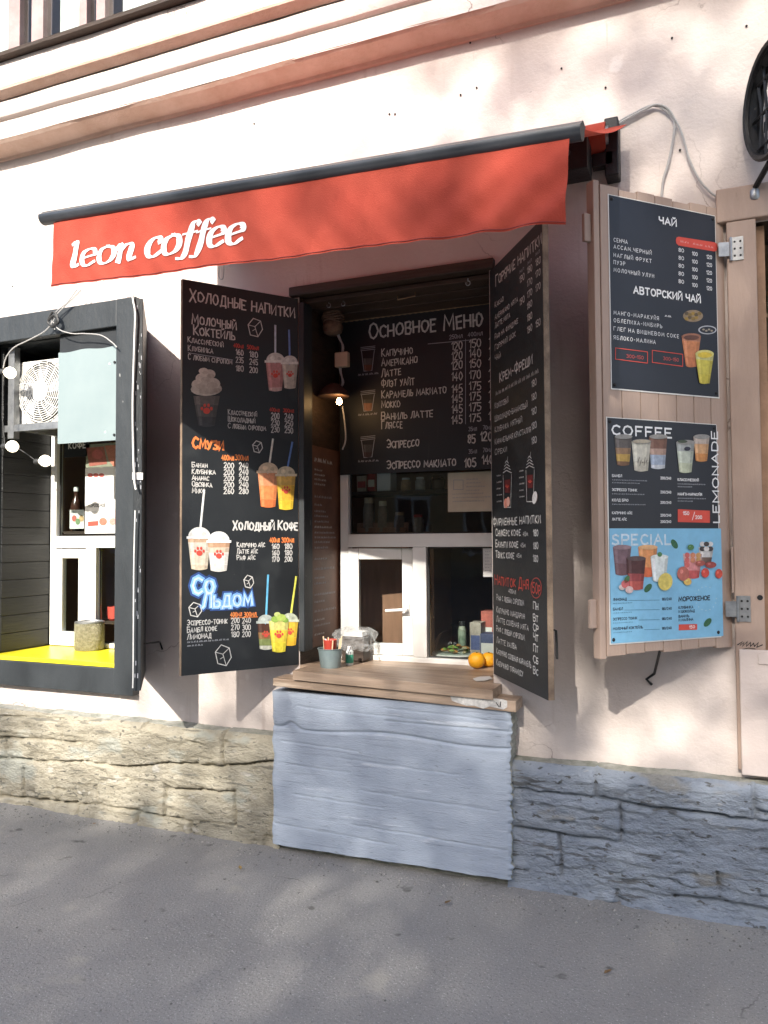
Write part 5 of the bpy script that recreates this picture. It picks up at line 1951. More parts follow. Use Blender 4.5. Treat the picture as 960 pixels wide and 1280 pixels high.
# timber shopfront on the far right
sf = thing('shopfront_frame', 'salmon painted timber shopfront frame at the right edge of the photo, with steel hinges', 'shopfront', (.15, -.03, .60))
mb = MB()
mb.box(.092, .205, -.04, .02, .60, 2.885, M_plank)
mb.build('post', sf, bevel=.005)
mb = MB()
mb.box(.055, 1.7, -.045, .02, 2.886, 3.03, M_plank)
mb.build('lintel', sf, bevel=.006)
mb = MB()
Mlp = mat('pale_pink_panel', (.60, .52, .48), .7, (.52, .44, .40), 3, bump=.15)
zt = at(935, 812, -.05)[2]
mb.box(.105, 1.6, -.058, -.041, .585, zt, Mlp)
lp = mb.build('lower_panel', sf, bevel=.004)
mb = MB()
a, b = at(948, 830, -.06), at(975, 818, -.06)
mb.box(a[0], b[0], -.063, -.0585, a[2], b[2], Mlp)
mb.build('cover_plate', lp, bevel=.001)
for (u0, v0, u1, v1) in ((912, 295, 929, 326), (921, 745, 938, 777)):
    a, b = at(u0 + 3, v1, -.043), at(u1, v0, -.043)
    mb = MB()
    mb.box(a[0], b[0], -.0445, -.0405, a[2], b[2], M_steel)
    mb.tube([(a[0] - .004, -.047, a[2]), (a[0] - .004, -.047, b[2])], .006, M_steel, 8)
    q0 = at_plane(u0 - 9, v1 - 4, SA, Nn)
    mb.obox(np.array([a[0] - .006, -.048, a[2] + .02]), np.array([-.045, -.012, 0]), np.array([0, .003, 0]), np.array([0, 0, (b[2] - a[2]) * .6]), M_steel)
    for fx in (.25, .75):
        for fz in (.2, .5, .8):
            mb.lathe((a[0] + (b[0] - a[0]) * fx, -.0445, a[2] + (b[2] - a[2]) * fz), [(.005, 0), (.004, .002), (.001, .0025)], M_iron, 8, axis=(0, -1, 0))
    mb.build('hinge', sf)
mb = MB()
a, b = at(912, 741, -.046), at(918, 684, -.046)
mb.box(.083, .0915, -.05, -.02, a[2], b[2], M_plank)
mb.build('hinge_strip', sf, bevel=.002)
mb = MB()
p = at(949, 747, -.041)
mb.lathe((.188, -.0405, p[2]), [(.011, 0), (.011, .002), (.008, .002)], M_iron, 12, axis=(0, -1, 0))
mb.build('keyhole', sf)
c = Canvas((.1, -.0405, 1.0), (1, 0, 0), (0, 0, 1))
st_ = [(922, 806), (928, 802), (925, 807), (930, 803), (928, 808), (934, 802), (933, 808), (938, 803), (938, 808), (942, 804), (943, 808), (948, 803), (946, 809), (953, 806)]
c.ribbon([c.uv(*p_) for p_ in st_], .004, M_iron, 0)
c.ribbon([c.uv(*p_) for p_ in ((926, 812), (936, 810), (944, 811))], .003, M_iron, 0)
c.flush('scrawled_tag', sf)
mb = MB()
mb.box(.215, 1.6, .20, .206, .70, 2.86, M_glass)
mb.build('shop_pane', sf)
mb = MB()
Mtan = mat('tan_wood', (.34, .20, .12), .6, (.24, .14, .08), 8, bump=.2)
mb.box(.2055, .24, .02, .2, .63, 2.87, Mtan)
mb.build('inner_jamb', sf)
for (u, v0, v1, nm, lab, M_) in ((955, 355, 395, 'curtain_bundle', 'pale bundle of cloth behind the shopfront glass at the right edge', M_paper), (957, 420, 470, 'storage_jar', 'dark storage jar behind the shopfront glass at the right edge', M_amber)):
    p = at(u + 6, v1, .27)
    q = at(u + 6, v0, .27)
    h = q[2] - p[2]
    mb = MB()
    mb.box(.245, .7, .21, .298, p[2] - .02, p[2] - .001, Mtan)
    tag(mb.build('shop_shelf'), 'tan shelf holding the %s behind the right edge glass' % ('pale bundle' if M_ is M_paper else 'dark jar'), 'shelf')
    mb = MB()
    mb.lathe((p[0] + .03, .25, p[2]), [(.03, 0), (.038, h * .15), (.036, h * .5), (.03, h * .75), (.02, h * .9), (.022, h)], M_, 16)
    tag(mb.build(nm), lab, 'jar' if M_ is M_amber else 'cloth')

# wrought iron bracket sign at the top right
sg = thing('bracket_sign', 'black openwork iron oval sign standing out from the wall at the top right corner', 'sign', at(940, 225, -.02))
sO = at(941, 150, -.04)
sD = np.array([.16, -.36, 0])
sD /= np.linalg.norm(sD)
sN = np.array([-sD[1], sD[0], 0])
hz = (at(936, 82, -.1)[2] - at(936, 214, -.1)[2]) / 2
sC = np.array([sO[0], sO[1], (at(936, 82, -.1)[2] + at(936, 214, -.1)[2]) / 2]) + sD * .19
SP = lambda a, b, n=0.0: sC + sD * (.19 * a) + np.array([0, 0, hz * b]) + sN * n
ring = lambda k, n=0.0: [SP(k * math.cos(q), k * math.sin(q), n) for q in np.linspace(0, 2 * math.pi, 44, endpoint=False)]
mb = MB()
for n_ in (-.03, .03):
    mb.tube(ring(1, n_), .013, M_iron, 6, closed=True)
vs = ring(1, -.03) + ring(1, .03)
mb.mesh(vs, [(k, (k + 1) % 44, 44 + (k + 1) % 44, 44 + k) for k in range(44)], M_iron, True)
mb.build('oval_rim', sg)
mb = MB()
for k in range(7):
    a = -.75 + .25 * k
    hh = math.sqrt(max(0, 1 - a * a)) * .97
    mb.tube([SP(a, -hh), SP(a * .8, 0), SP(a, hh)], .006, M_iron, 6)
for b_ in (-.6, 0, .6):
    w_ = math.sqrt(1 - b_ * b_) * .97
    mb.tube([SP(-w_, b_), SP(w_, b_)], .007, M_iron, 6)
mb.build('scrollwork', sg)
for b_ in (.18, -.12):
    mb = MB()
    mb.obox(SP(-.9, b_ - .09, .036), sD * .36, np.array([0, 0, hz * .20]), sN * .008, M_paper if b_ > 0 else M_rail)
    mb.build('name_plate', sg)
mb = MB()
mb.tube([SP(-.97, .3), np.array([sO[0], -.003, SP(0, .3)[2]])], .012, M_iron, 8)
mb.build('upper_stay', sg)
mb = MB()
q_ = SP(-.35, -1.0)
mb.tube([q_, np.array([sO[0], -.03, q_[2] - .05]), np.array([sO[0], -.003, q_[2] - .06])], .012, M_iron, 8)
mb.lathe((sO[0], -.03, q_[2] - .10), [(.02, 0), (.024, .01), (.024, .04), (.016, .05)], M_steel, 14)
mb.build('lower_stay', sg)

# cables over the shutter
mb = MB()
mb.tube(crom([at(u, v, -.02) for u, v in ((768, 158), (785, 148), (806, 137), (820, 131), (834, 135), (843, 148), (852, 166), (862, 200), (875, 226), (890, 242), (899, 246))], 5), .005, M_cable, 6)
tag(mb.build('cable'), 'grey cable drooping from the awning bracket to the shopfront lintel', 'cable')
mb = MB()
mb.tube(crom([at(u, v, -.014) for u, v in ((770, 154), (792, 142), (815, 132), (832, 138), (843, 152), (841, 176), (835, 205), (829, 225), (827, 250), (828, 300))], 5), .0055, M_cable, 6)
tag(mb.build('cable'), 'grey cable dropping from the awning bracket behind the plank shutter', 'cable')

# ================================================================== SMALL THINGS IN THE NICHE
# junction box, cord, lamp and carved pendant on the left side of the niche
jx = NX0 + .10
lamp = thing('hanging_lamp', 'small dark shaded lamp hanging on a knotted cord at the left of the niche', 'lamp', at(420, 500, .25))
pc = [at(u, v, .25) for u, v in ((412, 372), (414, 388), (424, 420), (428, 432), (427, 446), (426, 462), (428, 478), (424, 486))]
mb = MB()
mb.tube(crom(pc, 4), .0045, M_cable, 6)
mb.tube(crom([p + np.array([.008 * math.sin(i * 2.2), 0.008 * math.cos(i * 2.2), 0]) for i, p in enumerate(pc)], 4), .004, M_cable, 6)
mb.tube(crom([at(u, v, .28) for u, v in ((428, 508), (431, 530), (432, 550), (428, 562))], 4), .0045, M_cable, 6)
mb.build('cord', lamp)
a = at(417, 496, .22)
mb = MB()
Msh = mat('dark_rust_shade', (.075, .036, .022), .7, (.045, .022, .014), 20, bump=.4)
mb.lathe(a, [(.085, 0), (.088, .004), (.075, .03), (.045, .058), (.02, .072), (.001, .075)], Msh, 28)
mb.build('shade', lamp)
mb = MB()
b = at(424, 501, .18)
mb.lathe(b - np.array([0, 0, .022]), [(.002, 0), (.012, .004), (.016, .015), (.013, .028), (.008, .036)], M_lamp, 14)
mb.build('bulb', lamp)
jb = thing('junction_box', 'beige square junction box on the lamp cord', 'junction box', at(426, 459, .24))
a, b = at(418, 459, .225), at(434, 439, .225)
mb = MB()
mb.box(a[0], b[0], .225, .262, a[2], b[2], mat('beige_plastic', (.56, .42, .29), .5))
mb.build('body', jb, bevel=.004)
pn = thing('carved_pendant', 'twine wrapped wooden pendant hanging from a hook above the junction box', 'pendant', at(416, 420, .24))
a = at(416, 419, .24)
hgt = at(416, 390, .24)[2] - a[2]
Mpw = mat('weathered_wood', (.20, .125, .075), .8, (.10, .06, .04), 18, bump=.5)
mb = MB()
mb.lathe(a, [(.03, 0), (.05, hgt * .1), (.058, hgt * .35), (.05, hgt * .55), (.04, hgt * .62)], Mpw, 18)
mb.build('pot', pn)
mb = MB()
for k in range(5):
    mb.tube([a + np.array([(.05 + .006 * k * (k < 3)) * math.cos(q), (.05) * math.sin(q), hgt * (.58 + .085 * k) + .006 * math.sin(q * 3 + k)]) for q in np.linspace(0, 2 * math.pi, 20, endpoint=False)], .007, Mpw, 6, closed=True)
mb.tube([a + np.array([0, 0, hgt * .9]), at(411, 378, .24)], .003, Mpw, 5)
mb.build('twine', pn)

# on the counter
zct = lambda x: zt_(x)


def on_counter(u, v):
    p = at_z(u, v, zc)
    for _ in range(4):
        k = min(1, max(0, (p[1] + .01) / .45)) if p[1] > -.01 else 0
        z = zt_(p[0]) * (1 - k) + (WB + .004) * k if p[1] > .2 else zt_(p[0])
        p = at_z(u, v, z)
    return p


# the top sheet is planar from the front edge to the frame: find its height under a point
def ctop(p):
    if p[1] <= -.01:
        return zt_(p[0])
    k = (p[1] + .01) / (WY + .04)
    return zt_(p[0]) * (1 - k) + (WB + .004) * k


def on_counter(u, v):
    p = at_z(u, v, zc)
    for _ in range(6):
        p = at_z(u, v, ctop(p))
    return p


p = on_counter(413, 834)
bk = thing('zinc_bucket', 'small grey zinc bucket holding stir sticks and a red cup on the counter', 'bucket', p)
r1 = .5 * abs(at(427, 812, p[1])[0] - at(399, 812, p[1])[0])
h = at(413, 809, p[1])[2] - p[2] - .004
Mz = mat('blue_grey_zinc', (.25, .32, .33), .5, (.19, .25, .26), 14, metal=.25)
mb = MB()
mb.lathe(p, [(r1 * .78, 0), (r1 * .8, .006), (r1 * .98, h * .97), (r1 * 1.04, h * .975), (r1 * 1.04, h), (r1 * .95, h), (r1 * .76, .012), (.001, .011)], Mz, 28)
mb.build('body', bk)
mb = MB()
mb.lathe(p + np.array([0, 0, .02]), [(r1 * .79, 0), (r1 * .80, .004), (r1 * .855, .012), (r1 * .84, .016)], Mz, 28)
mb.build('rib', bk)
rc = thing('paper_cup', 'red paper cup standing inside the zinc bucket', 'cup', p + np.array([0, 0, .012]))
mb = MB()
mb.lathe(p + np.array([-.002, .0, .013]), [(.022, 0), (.034, h + .028), (.036, h + .03), (.033, h + .03), (.021, .01), (.001, .01)], M_redp, 22)
mb.build('body', rc)
for k, (dx, dy, hh, M_, nm) in enumerate(((-.012, .0, .10, M_paper, 'napkin'), (.004, .008, .09, M_paper, 'napkin'))):
    q = p + np.array([dx, dy, .05])
    mb = MB()
    mb.face([q + np.array([-.02, 0, 0]), q + np.array([.02, .004, 0]), q + np.array([.022, .0, hh * .7]), q + np.array([-.024 + .02 * k, -.004, hh])], M_)
    mb.face([q + np.array([-.012, -.006, 0]), q + np.array([.02, -.008, 0]), q + np.array([.012, -.01, hh * .85]), q + np.array([-.02, -.012, hh * .7])], M_)
    tag(mb.build(nm), 'folded white napkin in the red cup, %s' % ('nearer the board edge' if k == 0 else 'farther right'), 'napkin', 'napkins in the bucket')
Mst = mat('birch_stick', (.58, .44, .28), .7)
for k in range(6):
    q = p + np.array([r1 * .55 * math.cos(k * .9 - 1.2) + .004, r1 * .55 * math.sin(k * .9 - 1.2), .016])
    d_ = np.array([.012 * math.cos(k * .9 - 1.2) + .006, .008 * math.sin(k * .9), (.125 + .008 * (k % 3))])
    mb = MB()
    mb.obox(q, np.array([.006, .001, 0]), np.array([0, .0016, 0]), d_, Mst)
    tag(mb.build('stir_stick'), 'birch stir stick standing in the zinc bucket', 'stir stick', 'stir sticks in the zinc bucket')

# plastic wrapped napkin holder
p = on_counter(440, 828)
nh = thing('napkin_holder', 'dark napkin holder wrapped in crinkled clear plastic behind the bucket', 'napkin holder', p)
a, b = at(424, 826, p[1] + .03), at(453, 790, p[1] + .03)
mb = MB()
y0_ = p[1] + .03
mb.box(a[0] + .01, b[0], y0_ + .01, y0_ + .11, ctop((a[0], y0_)) + .001, b[2] - .03, M_darkwood)
mb.build('holder', nh, bevel=.004)
mb = MB()
mb.box(a[0] + .02, b[0] - .01, y0_ + .02, y0_ + .10, b[2] - .0295, b[2] - .004, M_paper)
mb.build('napkin_stack', nh)
mb = MB()
n = 18
vs, fs = [], []
zlo, zhi = a[2] + .06, b[2] + .012
for j in range(10):
    for i in range(2 * n):
        q = 2 * math.pi * i / (2 * n)
        sx_ = max(-1, min(1, 1.35 * math.cos(q)))
        sy_ = max(-1, min(1, 1.35 * math.sin(q)))
        k = j / 9
        bulge = 1 + .10 * math.sin(i * 1.7 + j * 1.3) + .08 * random.random() + (.22 if k < .3 else 0) * random.random()
        shr = 1 if k < .85 else 1 - (k - .85) * 2.5
        vs.append(((a[0] + b[0]) / 2 + (b[0] - a[0] + .05) / 2 * sx_ * bulge * shr, y0_ + .06 + .075 * sy_ * bulge * shr, zlo + (zhi - zlo) * k + .006 * random.random()))
m2 = 2 * n
for j in range(9):
    for i in range(m2):
        fs.append((j * m2 + i, j * m2 + (i + 1) % m2, (j + 1) * m2 + (i + 1) % m2, (j + 1) * m2 + i))
fs.append(tuple(9 * m2 + i for i in range(m2)))
mb.mesh(vs, fs, M_clear)
mb.build('plastic_wrap', nh)

p = on_counter(437, 831)
sb = thing('sanitizer_bottle', 'small clear bottle with a green label beside the zinc bucket', 'bottle', p)
h = at(437, 808, p[1])[2] - p[2]
mb = MB()
Mcl = mat('milky_plastic', (.62, .68, .66), .3)
mb.lathe(p, [(.019, 0), (.021, .006), (.021, h * .72), (.012, h * .82), (.010, h * .84)], Mcl, 18)
mb.build('body', sb)
mb = MB()
mb.lathe(p + np.array([0, 0, h * .842]), [(.011, 0), (.011, h * .14), (.008, h * .17)], M_print, 14)
mb.build('cap', sb)
mb = MB()
mb.lathe(p + np.array([0, 0, h * .12]), [(.0216, 0), (.0216, h * .45)], mat('green_label', (.05, .30, .20), .5), 18)
mb.build('label', sb)

# fruit on the counter
for k, (u, v, ur) in enumerate(((595, 836, 10.5), (610, 834, 9.5))):
    p = on_counter(u, v)
    p[1] += .012
    p[2] = ctop(p)
    r = abs(at(u + ur, v, p[1])[0] - at(u, v, p[1])[0])
    t = thing('tangerine', ('yellow orange fruit on the counter, fully in view' if k == 0 else 'yellow orange fruit half hidden by the right hand board'), 'fruit', p, 'fruits on the counter')
    mb = MB()
    rr = [(r * math.sin(q) * (1 + .02 * math.sin(3 * q)), r * .93 * (1 - math.cos(q)) + .0005) for q in np.linspace(0.02, math.pi - .02, 16)]
    mb.lathe(p, rr, M_orange, 24)
    mb.build('peel', t)
    mb = MB()
    mb.lathe(p + np.array([.004, -.008, r * 1.84]), [(.006, 0), (.004, .003), (.001, .004)], mat('green_stalk', (.10, .12, .03), .8), 8)
    mb.build('stalk', t)
mb = MB()
P = [on_counter(u, v) for u, v in ((591, 849), (600, 846.5), (612, 846), (616, 849), (606, 851.5), (595, 852))]
mb.face([q + np.array([0, 0, .0035]) for q in P], M_paper)
mb.face([q + np.array([0, 0, .0015]) for q in P][::-1], M_paper)
tag(mb.build('paper_scrap'), 'curled white paper scrap on the counter by the right hand board', 'paper')

# notices on the glass


def dr(cc):
    for i in range(7):
        cc.scribble(583 if i < 4 else 566, 596 + (i * 5) % 13 + (4 if i > 4 else 0), 600 + i * 4.6, 1.8, M_grey)
    for P, Q in (((567, 600), (579, 600)), ((567, 612), (579, 612)), ((567, 600), (567, 612)), ((579, 600), (579, 612))):
        cc.line([P, Q], .6, M_grey, 1)


sheet('notice', 'cream A4 notice taped inside the upper glass of the serving window', 'notice', (560, 589, 615, 640), WY - .0005, M_old, draw=dr)


def dr(cc):
    for i in range(7):
        cc.scribble(606.5, 612, 690 + i * 4, 1.6, M_grey)


sheet('notice', 'small white price slip taped on the lower right pane of the serving window', 'notice', (604, 684, 615, 721), WY - .0005, M_paper, draw=dr)

# ---- goods behind the glass
def shelf(px, Y0_, Y1_, label, M=M_darkwood, x0=-2.1, x1=-.6):
    z = at(*px, Y0_)[2]
    mb = MB()
    mb.box(x0, x1, Y0_, Y1_, z - .022, z - .0005, M)
    tag(mb.build('shelf'), label, 'shelf')
    return z


zs1 = shelf((500, 613), .75, 1.0, 'upper dark shelf behind the top glass of the serving window')
zs2 = shelf((500, 666), .75, 1.0, 'lower dark shelf behind the top glass of the serving window')
zs3 = shelf((560, 824), .50, .92, 'dark inner worktop behind the lower right pane of the serving window', x0=-1.42)


def box_at(u0, u1, vt, z, Y, dep, M, name, label, cat, lid=None):
    a, b = at(u0, vt, Y), at(u1, vt, Y)
    th = thing(name, label, cat, (a[0], Y, z))
    mb = MB()
    mb.box(a[0], b[0], Y, Y + dep, z + .0005, a[2], M)
    mb.build('body', th, bevel=.003)
    if lid:
        mb = MB()
        mb.box(a[0] + .006, b[0] - .006, Y - .0015, Y - .0003, z + (a[2] - z) * .25, z + (a[2] - z) * .65, lid)
        mb.build('label', th)
    return th


def jar_at(u, vt, hw, z, Y, M, name, label, cat, capM=None):
    a, b = at(u, vt, Y), at(u + hw, vt, Y)
    r, h = b[0] - a[0], a[2] - z
    p = np.array([a[0], Y + r, z + .0005])
    th = thing(name, label, cat, p)
    mb = MB()
    mb.lathe(p, [(r * .9, 0), (r, h * .06), (r, h * .68), (r * .8, h * .8), (r * .72, h * .84)], M, 18)
    mb.build('body', th)
    mb = MB()
    mb.lathe(p + np.array([0, 0, h * .842]), [(r * .78, 0), (r * .78, h * .13), (r * .7, h * .155)], capM or M_paper, 18)
    mb.build('lid', th)


cardr, cardb = cm(.40, .07, .05), cm(.42, .27, .15)
box_at(446, 458, 595, zs1, .76, .1, cm(.45, .36, .26), 'tea_box', 'beige tea box on the upper shelf behind the top glass', 'box', cardr)
box_at(459, 469, 592, zs1, .76, .1, cardr, 'tea_box', 'red tea box on the upper shelf behind the top glass', 'box', M_old)
box_at(471, 488, 590, zs1, .77, .1, M_paper, 'paper_bag', 'white paper bag on the upper shelf behind the top glass', 'bag')
jar_at(505, 597, 6, zs1, .77, cardb, 'coffee_jar', 'brown jar on the upper shelf behind the top glass', 'jar')
jar_at(523, 596, 6, zs1, .77, cm(.5, .47, .42), 'coffee_jar', 'pale jar on the upper shelf behind the top glass', 'jar')
jar_at(544, 594, 9, zs1, .77, M_amber, 'coffee_jar', 'large dark jar on the upper shelf beside the cream notice', 'jar', M_amber)
jar_at(458, 622, 7, zs2, .76, cm(.30, .26, .22), 'syrup_jar', 'grey jar with a label on the lower shelf behind the top glass', 'jar', M_old)
jar_at(476, 626, 6, zs2, .76, cm(.22, .16, .12), 'syrup_jar', 'brown jar on the lower shelf behind the top glass', 'jar', M_old)
jar_at(497, 640, 7, zs2, .76, cm(.14, .09, .07), 'syrup_jar', 'squat dark jar on the lower shelf behind the top glass', 'jar', cardb)
jar_at(520, 643, 7, zs2, .76, cm(.26, .21, .17), 'syrup_jar', 'squat grey jar on the lower shelf behind the top glass', 'jar', cardr)
bdp = thing('backdrop', 'tall brown cupboard added inside to lighten the left sash of the serving window', 'backdrop', (-1.85, .78, .06))  # added brown backdrop, so the dark room reads lighter behind the sash
M_backdrop = mat('brown_backdrop', (.30, .15, .09), .6, (.20, .10, .06), 6, bump=.15, stretch=(3, 3, .4))
mb = MB()
mb.box(-2.0, -1.66, .78, 1.2, .06, 1.66, M_backdrop)
mb.build('backdrop_body', bdp, bevel=.004)
mb = MB()
mb.box(-1.985, -1.675, .762, .7795, .10, 1.63, M_backdrop)
mb.build('backdrop_front', bdp, bevel=.003)
mb = MB()
mb.box(-1.645, -1.56, .95, 1.3, .06, 1.52, mat('tan_side_panel', (.36, .22, .14), .6))
mb.build('side_panel', bdp, bevel=.003)
# cloche with a sandwich, bottle and boxes behind the lower pane
p = at(568, 812, .66)
p[2] = zs3 + .001
cl = thing('glass_cloche', 'glass dome over a salad plate behind the lower right pane', 'glass dome', p)
r = at(592, 812, .66)[0] - p[0]
mb = MB()
mb.lathe(p, [(r * 1.1, 0), (r * 1.15, .006), (r * 1.12, .012), (.001, .012)], M_paper, 28)
mb.build('plate', cl)
mb = MB()
mb.lathe(p + np.array([0, 0, .014]), [(r, 0), (r * .98, r * .45), (r * .82, r * .85), (r * .5, r * 1.1), (.012, r * 1.2), (.014, r * 1.28), (.02, r * 1.36), (.012, r * 1.44), (.001, r * 1.46)], glass('dome_glass', (.9, .94, .93), .02), 28)
mb.build('dome', cl)
mb = MB()
for k in range(26):
    q = random.random() * 6.3
    rr = r * .8 * math.sqrt(random.random())
    o = p + np.array([rr * math.cos(q), rr * math.sin(q), .016 + .05 * random.random() * (1 - rr / r)])
    s_ = random.uniform(.012, .022)
    M_ = random.choice((cm(.18, .32, .06), cm(.30, .42, .10), cm(.55, .25, .08), cm(.65, .55, .35)))
    mb.lathe(o, [(s_ * .4, 0), (s_, s_ * .4), (s_ * .6, s_ * .8), (.001, s_)], M_, 8)
mb.build('salad', cl)
box_at(587, 601, 778, zs3, .56, .1, cm(.48, .42, .36), 'carton', 'tall cream carton behind the lower right pane', 'carton', cm(.10, .13, .30))
box_at(600, 620, 792, zs3, .53, .1, cm(.09, .11, .22), 'carton', 'low navy carton behind the lower right pane', 'carton', M_paper)
box_at(601, 616, 764, at(601, 791.5, .53)[2] if False else zs3 + .0, .66, .1, cm(.46, .12, .09), 'carton', 'red carton standing behind the navy carton', 'carton', M_paper)
jar_at(576, 777, 5, zs3, .80, cm(.35, .38, .30), 'oil_bottle', 'pale green bottle behind the glass dome', 'bottle', M_iron)

# ================================================================== ACROSS THE STREET (lights and shades the place)
SHX = [-5.0, -4, -3, -2.5, -2, -1.5, -1, -.5, 0, .5, 1.2]
SHS = [4.6, 4.0, 3.4, 2.9, 2.4, 2.0, 1.7, 1.4, 1.1, .85, .6, .35, .1, -.15, -.45, -.8, -1.3, -2.0]
COVER = [  # wanted shade over wall and ground; the unseen crown is filled from it
    [0, 0, 0, 0, 0, 0.05, 0.3, 0.5, 0.55, 0.55, 0.5],
    [0, 0, 0, 0, 0, 0.12, 0.5, 0.55, 0.58, 0.6, 0.6],
    [0, 0, 0, 0, 0, 0.2, 0.52, 0.58, 0.6, 0.62, 0.65],
    [0, 0, 0, 0, 0, 0.1, 0.5, 0.65, 0.93, 0.93, 0.93],
    [0, 0, 0, 0, 0.05, 0.2, 0.5, 0.75, 0.93, 0.93, 0.93],
    [0, 0, 0, 0.1, 0.12, 0.3, 0.5, 0.6, 0.93, 0.93, 0.93],
    [0, 0, 0, 0, 0.15, 0.3, 0.55, 0.85, 0.93, 0.93, 0.93],
    [0, 0, 0, 0, 0.1, 0.3, 0.5, 0.85, 0.93, 0.93, 0.93],
    [0.1, 0, 0, 0.05, 0.3, 0.5, 0.6, 0.85, 0.93, 0.93, 0.93],
    [0.2, 0.1, 0, 0.2, 0.6, 0.6, 0.75, 0.5, 0.5, 0.88, 0.9],
    [0.5, 0.3, 0.05, 0.35, 0.8, 0.85, 0.85, 0.55, 0.55, 0.85, 0.9],
    [0.6, 0.5, 0.1, 0.4, 0.85, 0.9, 0.92, 0.97, 0.97, 0.97, 0.97],
    [0.6, 0.5, 0.35, 0.5, 0.85, 0.9, 0.93, 0.97, 0.97, 0.97, 0.97],
    [0.85, 0.85, 0.82, 0.82, 0.88, 0.85, 0.85, 0.92, 0.92, 0.92, 0.92],
    [0.9, 0.85, 0.75, 0.85, 0.8, 0.55, 0.75, 0.9, 0.9, 0.9, 0.9],
    [0.9, 0.85, 0.85, 0.85, 0.9, 0.8, 0.88, 0.9, 0.9, 0.9, 0.9],
    [0.9, 0.9, 0.9, 0.9, 0.9, 0.9, 0.9, 0.9, 0.9, 0.9, 0.9],
    [0.9, 0.9, 0.9, 0.9, 0.9, 0.9, 0.9, 0.9, 0.9, 0.9, 0.9]]


def cover(x, s):
    i = min(max(np.searchsorted(SHX, x) - 1, 0), len(SHX) - 2)
    j = 0
    while j < len(SHS) - 2 and s < SHS[j + 1]:
        j += 1
    fx = min(1, max(0, (x - SHX[i]) / (SHX[i + 1] - SHX[i])))
    fy = min(1, max(0, (SHS[j] - s) / (SHS[j] - SHS[j + 1])))
    a = COVER[j][i] * (1 - fx) + COVER[j][i + 1] * fx
    b = COVER[j + 1][i] * (1 - fx) + COVER[j + 1][i + 1] * fx
    return a * (1 - fy) + b * fy


def street_tree():
    base = np.array([-.6, -15.5, 0])
    th = thing('street_tree', 'unseen street tree with leaves set out to throw dappled shade on the wall', 'tree', base)
    mb = MB()
    mb.tube([base, base + (0.03, 0, 1.5), base + (.1, .05, 3), base + (.05, .1, 5.6), base + (-.1, .1, 8.5), base + (-.1, .1, 12.3)], [.24, .2, .17, .14, .1, .03], M_bark, 10)
    for k in range(16):
        z = 5.6 + k * .45
        q = k * 2.4
        L = 2.4 - .08 * k
        mb.tube([base + (.05, .05, z), base + (L * .5 * math.cos(q), L * .3 * math.sin(q), z + .5), base + (L * math.cos(q), L * .55 * math.sin(q), z + .75)], [.06, .04, .012], M_bark, 6)
    mb.build('trunk', th)
    r = np.random.default_rng(11)
    vs, fs = [], []
    A = 7.6 * 7.4
    size = .095
    n_try = int(A / (.30 * size * size) * 3.5 / .9)
    for _ in range(n_try):
        x, s = r.uniform(-5.4, 1.9), r.uniform(-2.5, 4.8)
        cv = min(cover(x, s), .97)
        lam = -math.log(1 - cv)
        if r.random() * 3.5 > lam:
            continue
        # clump the leaves so the shade breaks into patches
        cl_ = float(vnoise(np.array(x * 2.1 + 30), np.array(s * 2.1 + 30), 77))
        if r.random() > (min(1, .5 + .9 * cl_) if 0 < s < 2.3 else .95 + .05 * cl_):
            continue
        yy_ = r.uniform(-17.5, -13.0)
        c0 = np.array([x, yy_, s - TS * yy_])
        a = r.normal(size=3)
        a /= np.linalg.norm(a)
        b = np.cross(a, r.normal(size=3))
        b /= np.linalg.norm(b)
        k = len(vs)
        sz = size * r.uniform(.7, 1.25)
        vs += [c0 - a * sz * .75, c0 + b * sz * .42, c0 + a * sz * .75, c0 - b * sz * .42]
        fs.append((k, k + 1, k + 2, k + 3))
    mb = MB()
    mb.mesh([tuple(v) for v in vs], fs, M_leaf)
    mb.build('crown', th)
    print('leaves', len(fs))


street_tree()


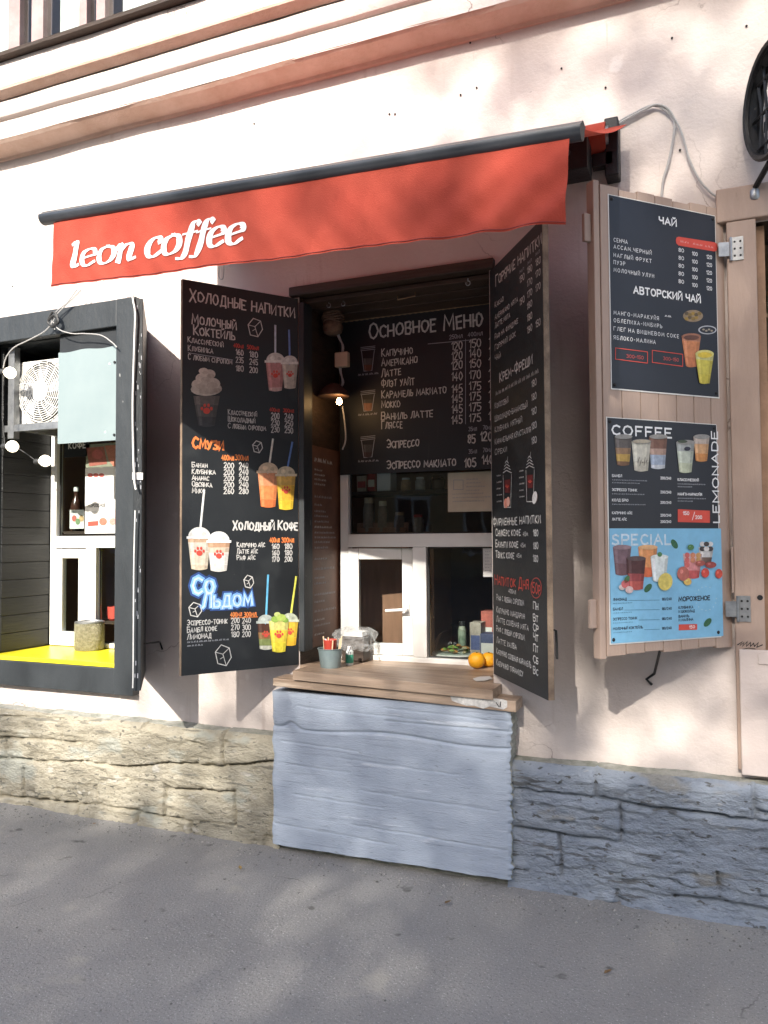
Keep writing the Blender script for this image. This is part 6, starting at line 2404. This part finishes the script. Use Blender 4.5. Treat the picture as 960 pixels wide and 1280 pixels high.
def opposite():
    th = thing('opposite_house', 'long yellow street house on the far side of the road with rows of dark windows', 'building', (-4, -26, 0))
    Mo = mat('ochre_stucco', (.48, .36, .20), .9, (.40, .29, .16), 2)
    y = -26.0
    mb = MB()
    mb.box(-44, 36, y - 8, y, 0, 12.6, Mo)
    mb.box(-44.2, 36.2, y + .001, y + .25, 12.0, 12.5, M_stucco)
    mb.box(-44, 36, y + .001, y + .08, 0, .7, M_stoneL)
    mb.build('wall', th)
    for k in range(18):
        for z in (1.2, 4.8, 8.6):
            x = -30 + k * 3
            mb = MB()
            mb.box(x, x + 1.3, y + .0015, y + .03, z, z + 2.1, M_seal)
            wn = mb.build('window', th)
            mb = MB()
            for (a, b, c_, d_) in ((x - .1, x, z, z + 2.1), (x + 1.3, x + 1.4, z, z + 2.1), (x - .1, x + 1.4, z + 2.1, z + 2.25), (x - .15, x + 1.45, z - .12, z)):
                mb.box(a, b, y + .002, y + .07, c_, d_, M_white)
            mb.box(x + .62, x + .68, y + .0305, y + .05, z, z + 2.1, M_white)
            mb.build('frame', wn)


opposite()


def litter():
    mb = MB()
    r = np.random.default_rng(5)
    mats = [cm(.20, .19, .17), cm(.33, .31, .27), cm(.12, .115, .105), cm(.42, .40, .36)]
    for k in range(1500):
        x = r.uniform(-5.2, 1.2)
        y = -.16 - abs(r.normal(0, .07)) if k % 4 else r.uniform(-2.4, -.2)
        q = r.uniform(.0015, .0055) * (1.5 if k % 9 == 0 else 1)
        z = .006 * 1 + .010 * float(fbm(np.array(x * 1.1 + 50), np.array(y * 1.1 + 50), 3, 3)) - .004
        a = r.uniform(0, 3)
        c_, s_ = math.cos(a) * q, math.sin(a) * q
        vs = [(x + c_, y + s_, z), (x - s_, y + c_, z), (x - c_, y - s_, z), (x + s_, y - c_, z), (x, y, z + q * .9)]
        mb.mesh(vs, [(0, 1, 4), (1, 2, 4), (2, 3, 4), (3, 0, 4)], mats[int(r.integers(0, 4))])
    o = mb.build('grit')
    o['label'], o['kind'] = 'loose grit and crumbs of stone along the foot of the wall', 'stuff'
    for k, (u, v, col, where) in enumerate(((118, 1030, (.22, .13, .05), 'below the left plinth'), (300, 1085, (.30, .20, .06), 'left of the blue block'), (760, 1215, (.20, .12, .05), 'on the pavement at lower right'),
                                            (560, 1128, (.16, .10, .04), 'below the blue block'))):
        p = at_z(u, v, .012)
        mb = MB()
        a = r.uniform(0, 6)
        d_, e_ = np.array([math.cos(a), math.sin(a), 0]), np.array([-math.sin(a), math.cos(a), 0])
        pts = [(-1, 0, 0), (-.5, .4, .25), (.2, .45, .2), (1, 0, .35), (.2, -.45, .3), (-.5, -.4, .15)]
        s_ = .018
        vs = [p + d_ * x * s_ + e_ * y * s_ + np.array([0, 0, z * s_]) for x, y, z in pts] + [p + np.array([0, 0, .001])]
        mb.mesh(vs, [(i, (i + 1) % 6, 6) for i in range(6)], cm(*col))
        tag(mb.build('fallen_leaf'), 'small curled brown leaf %s' % where, 'leaf', 'fallen leaves on the pavement')


litter()
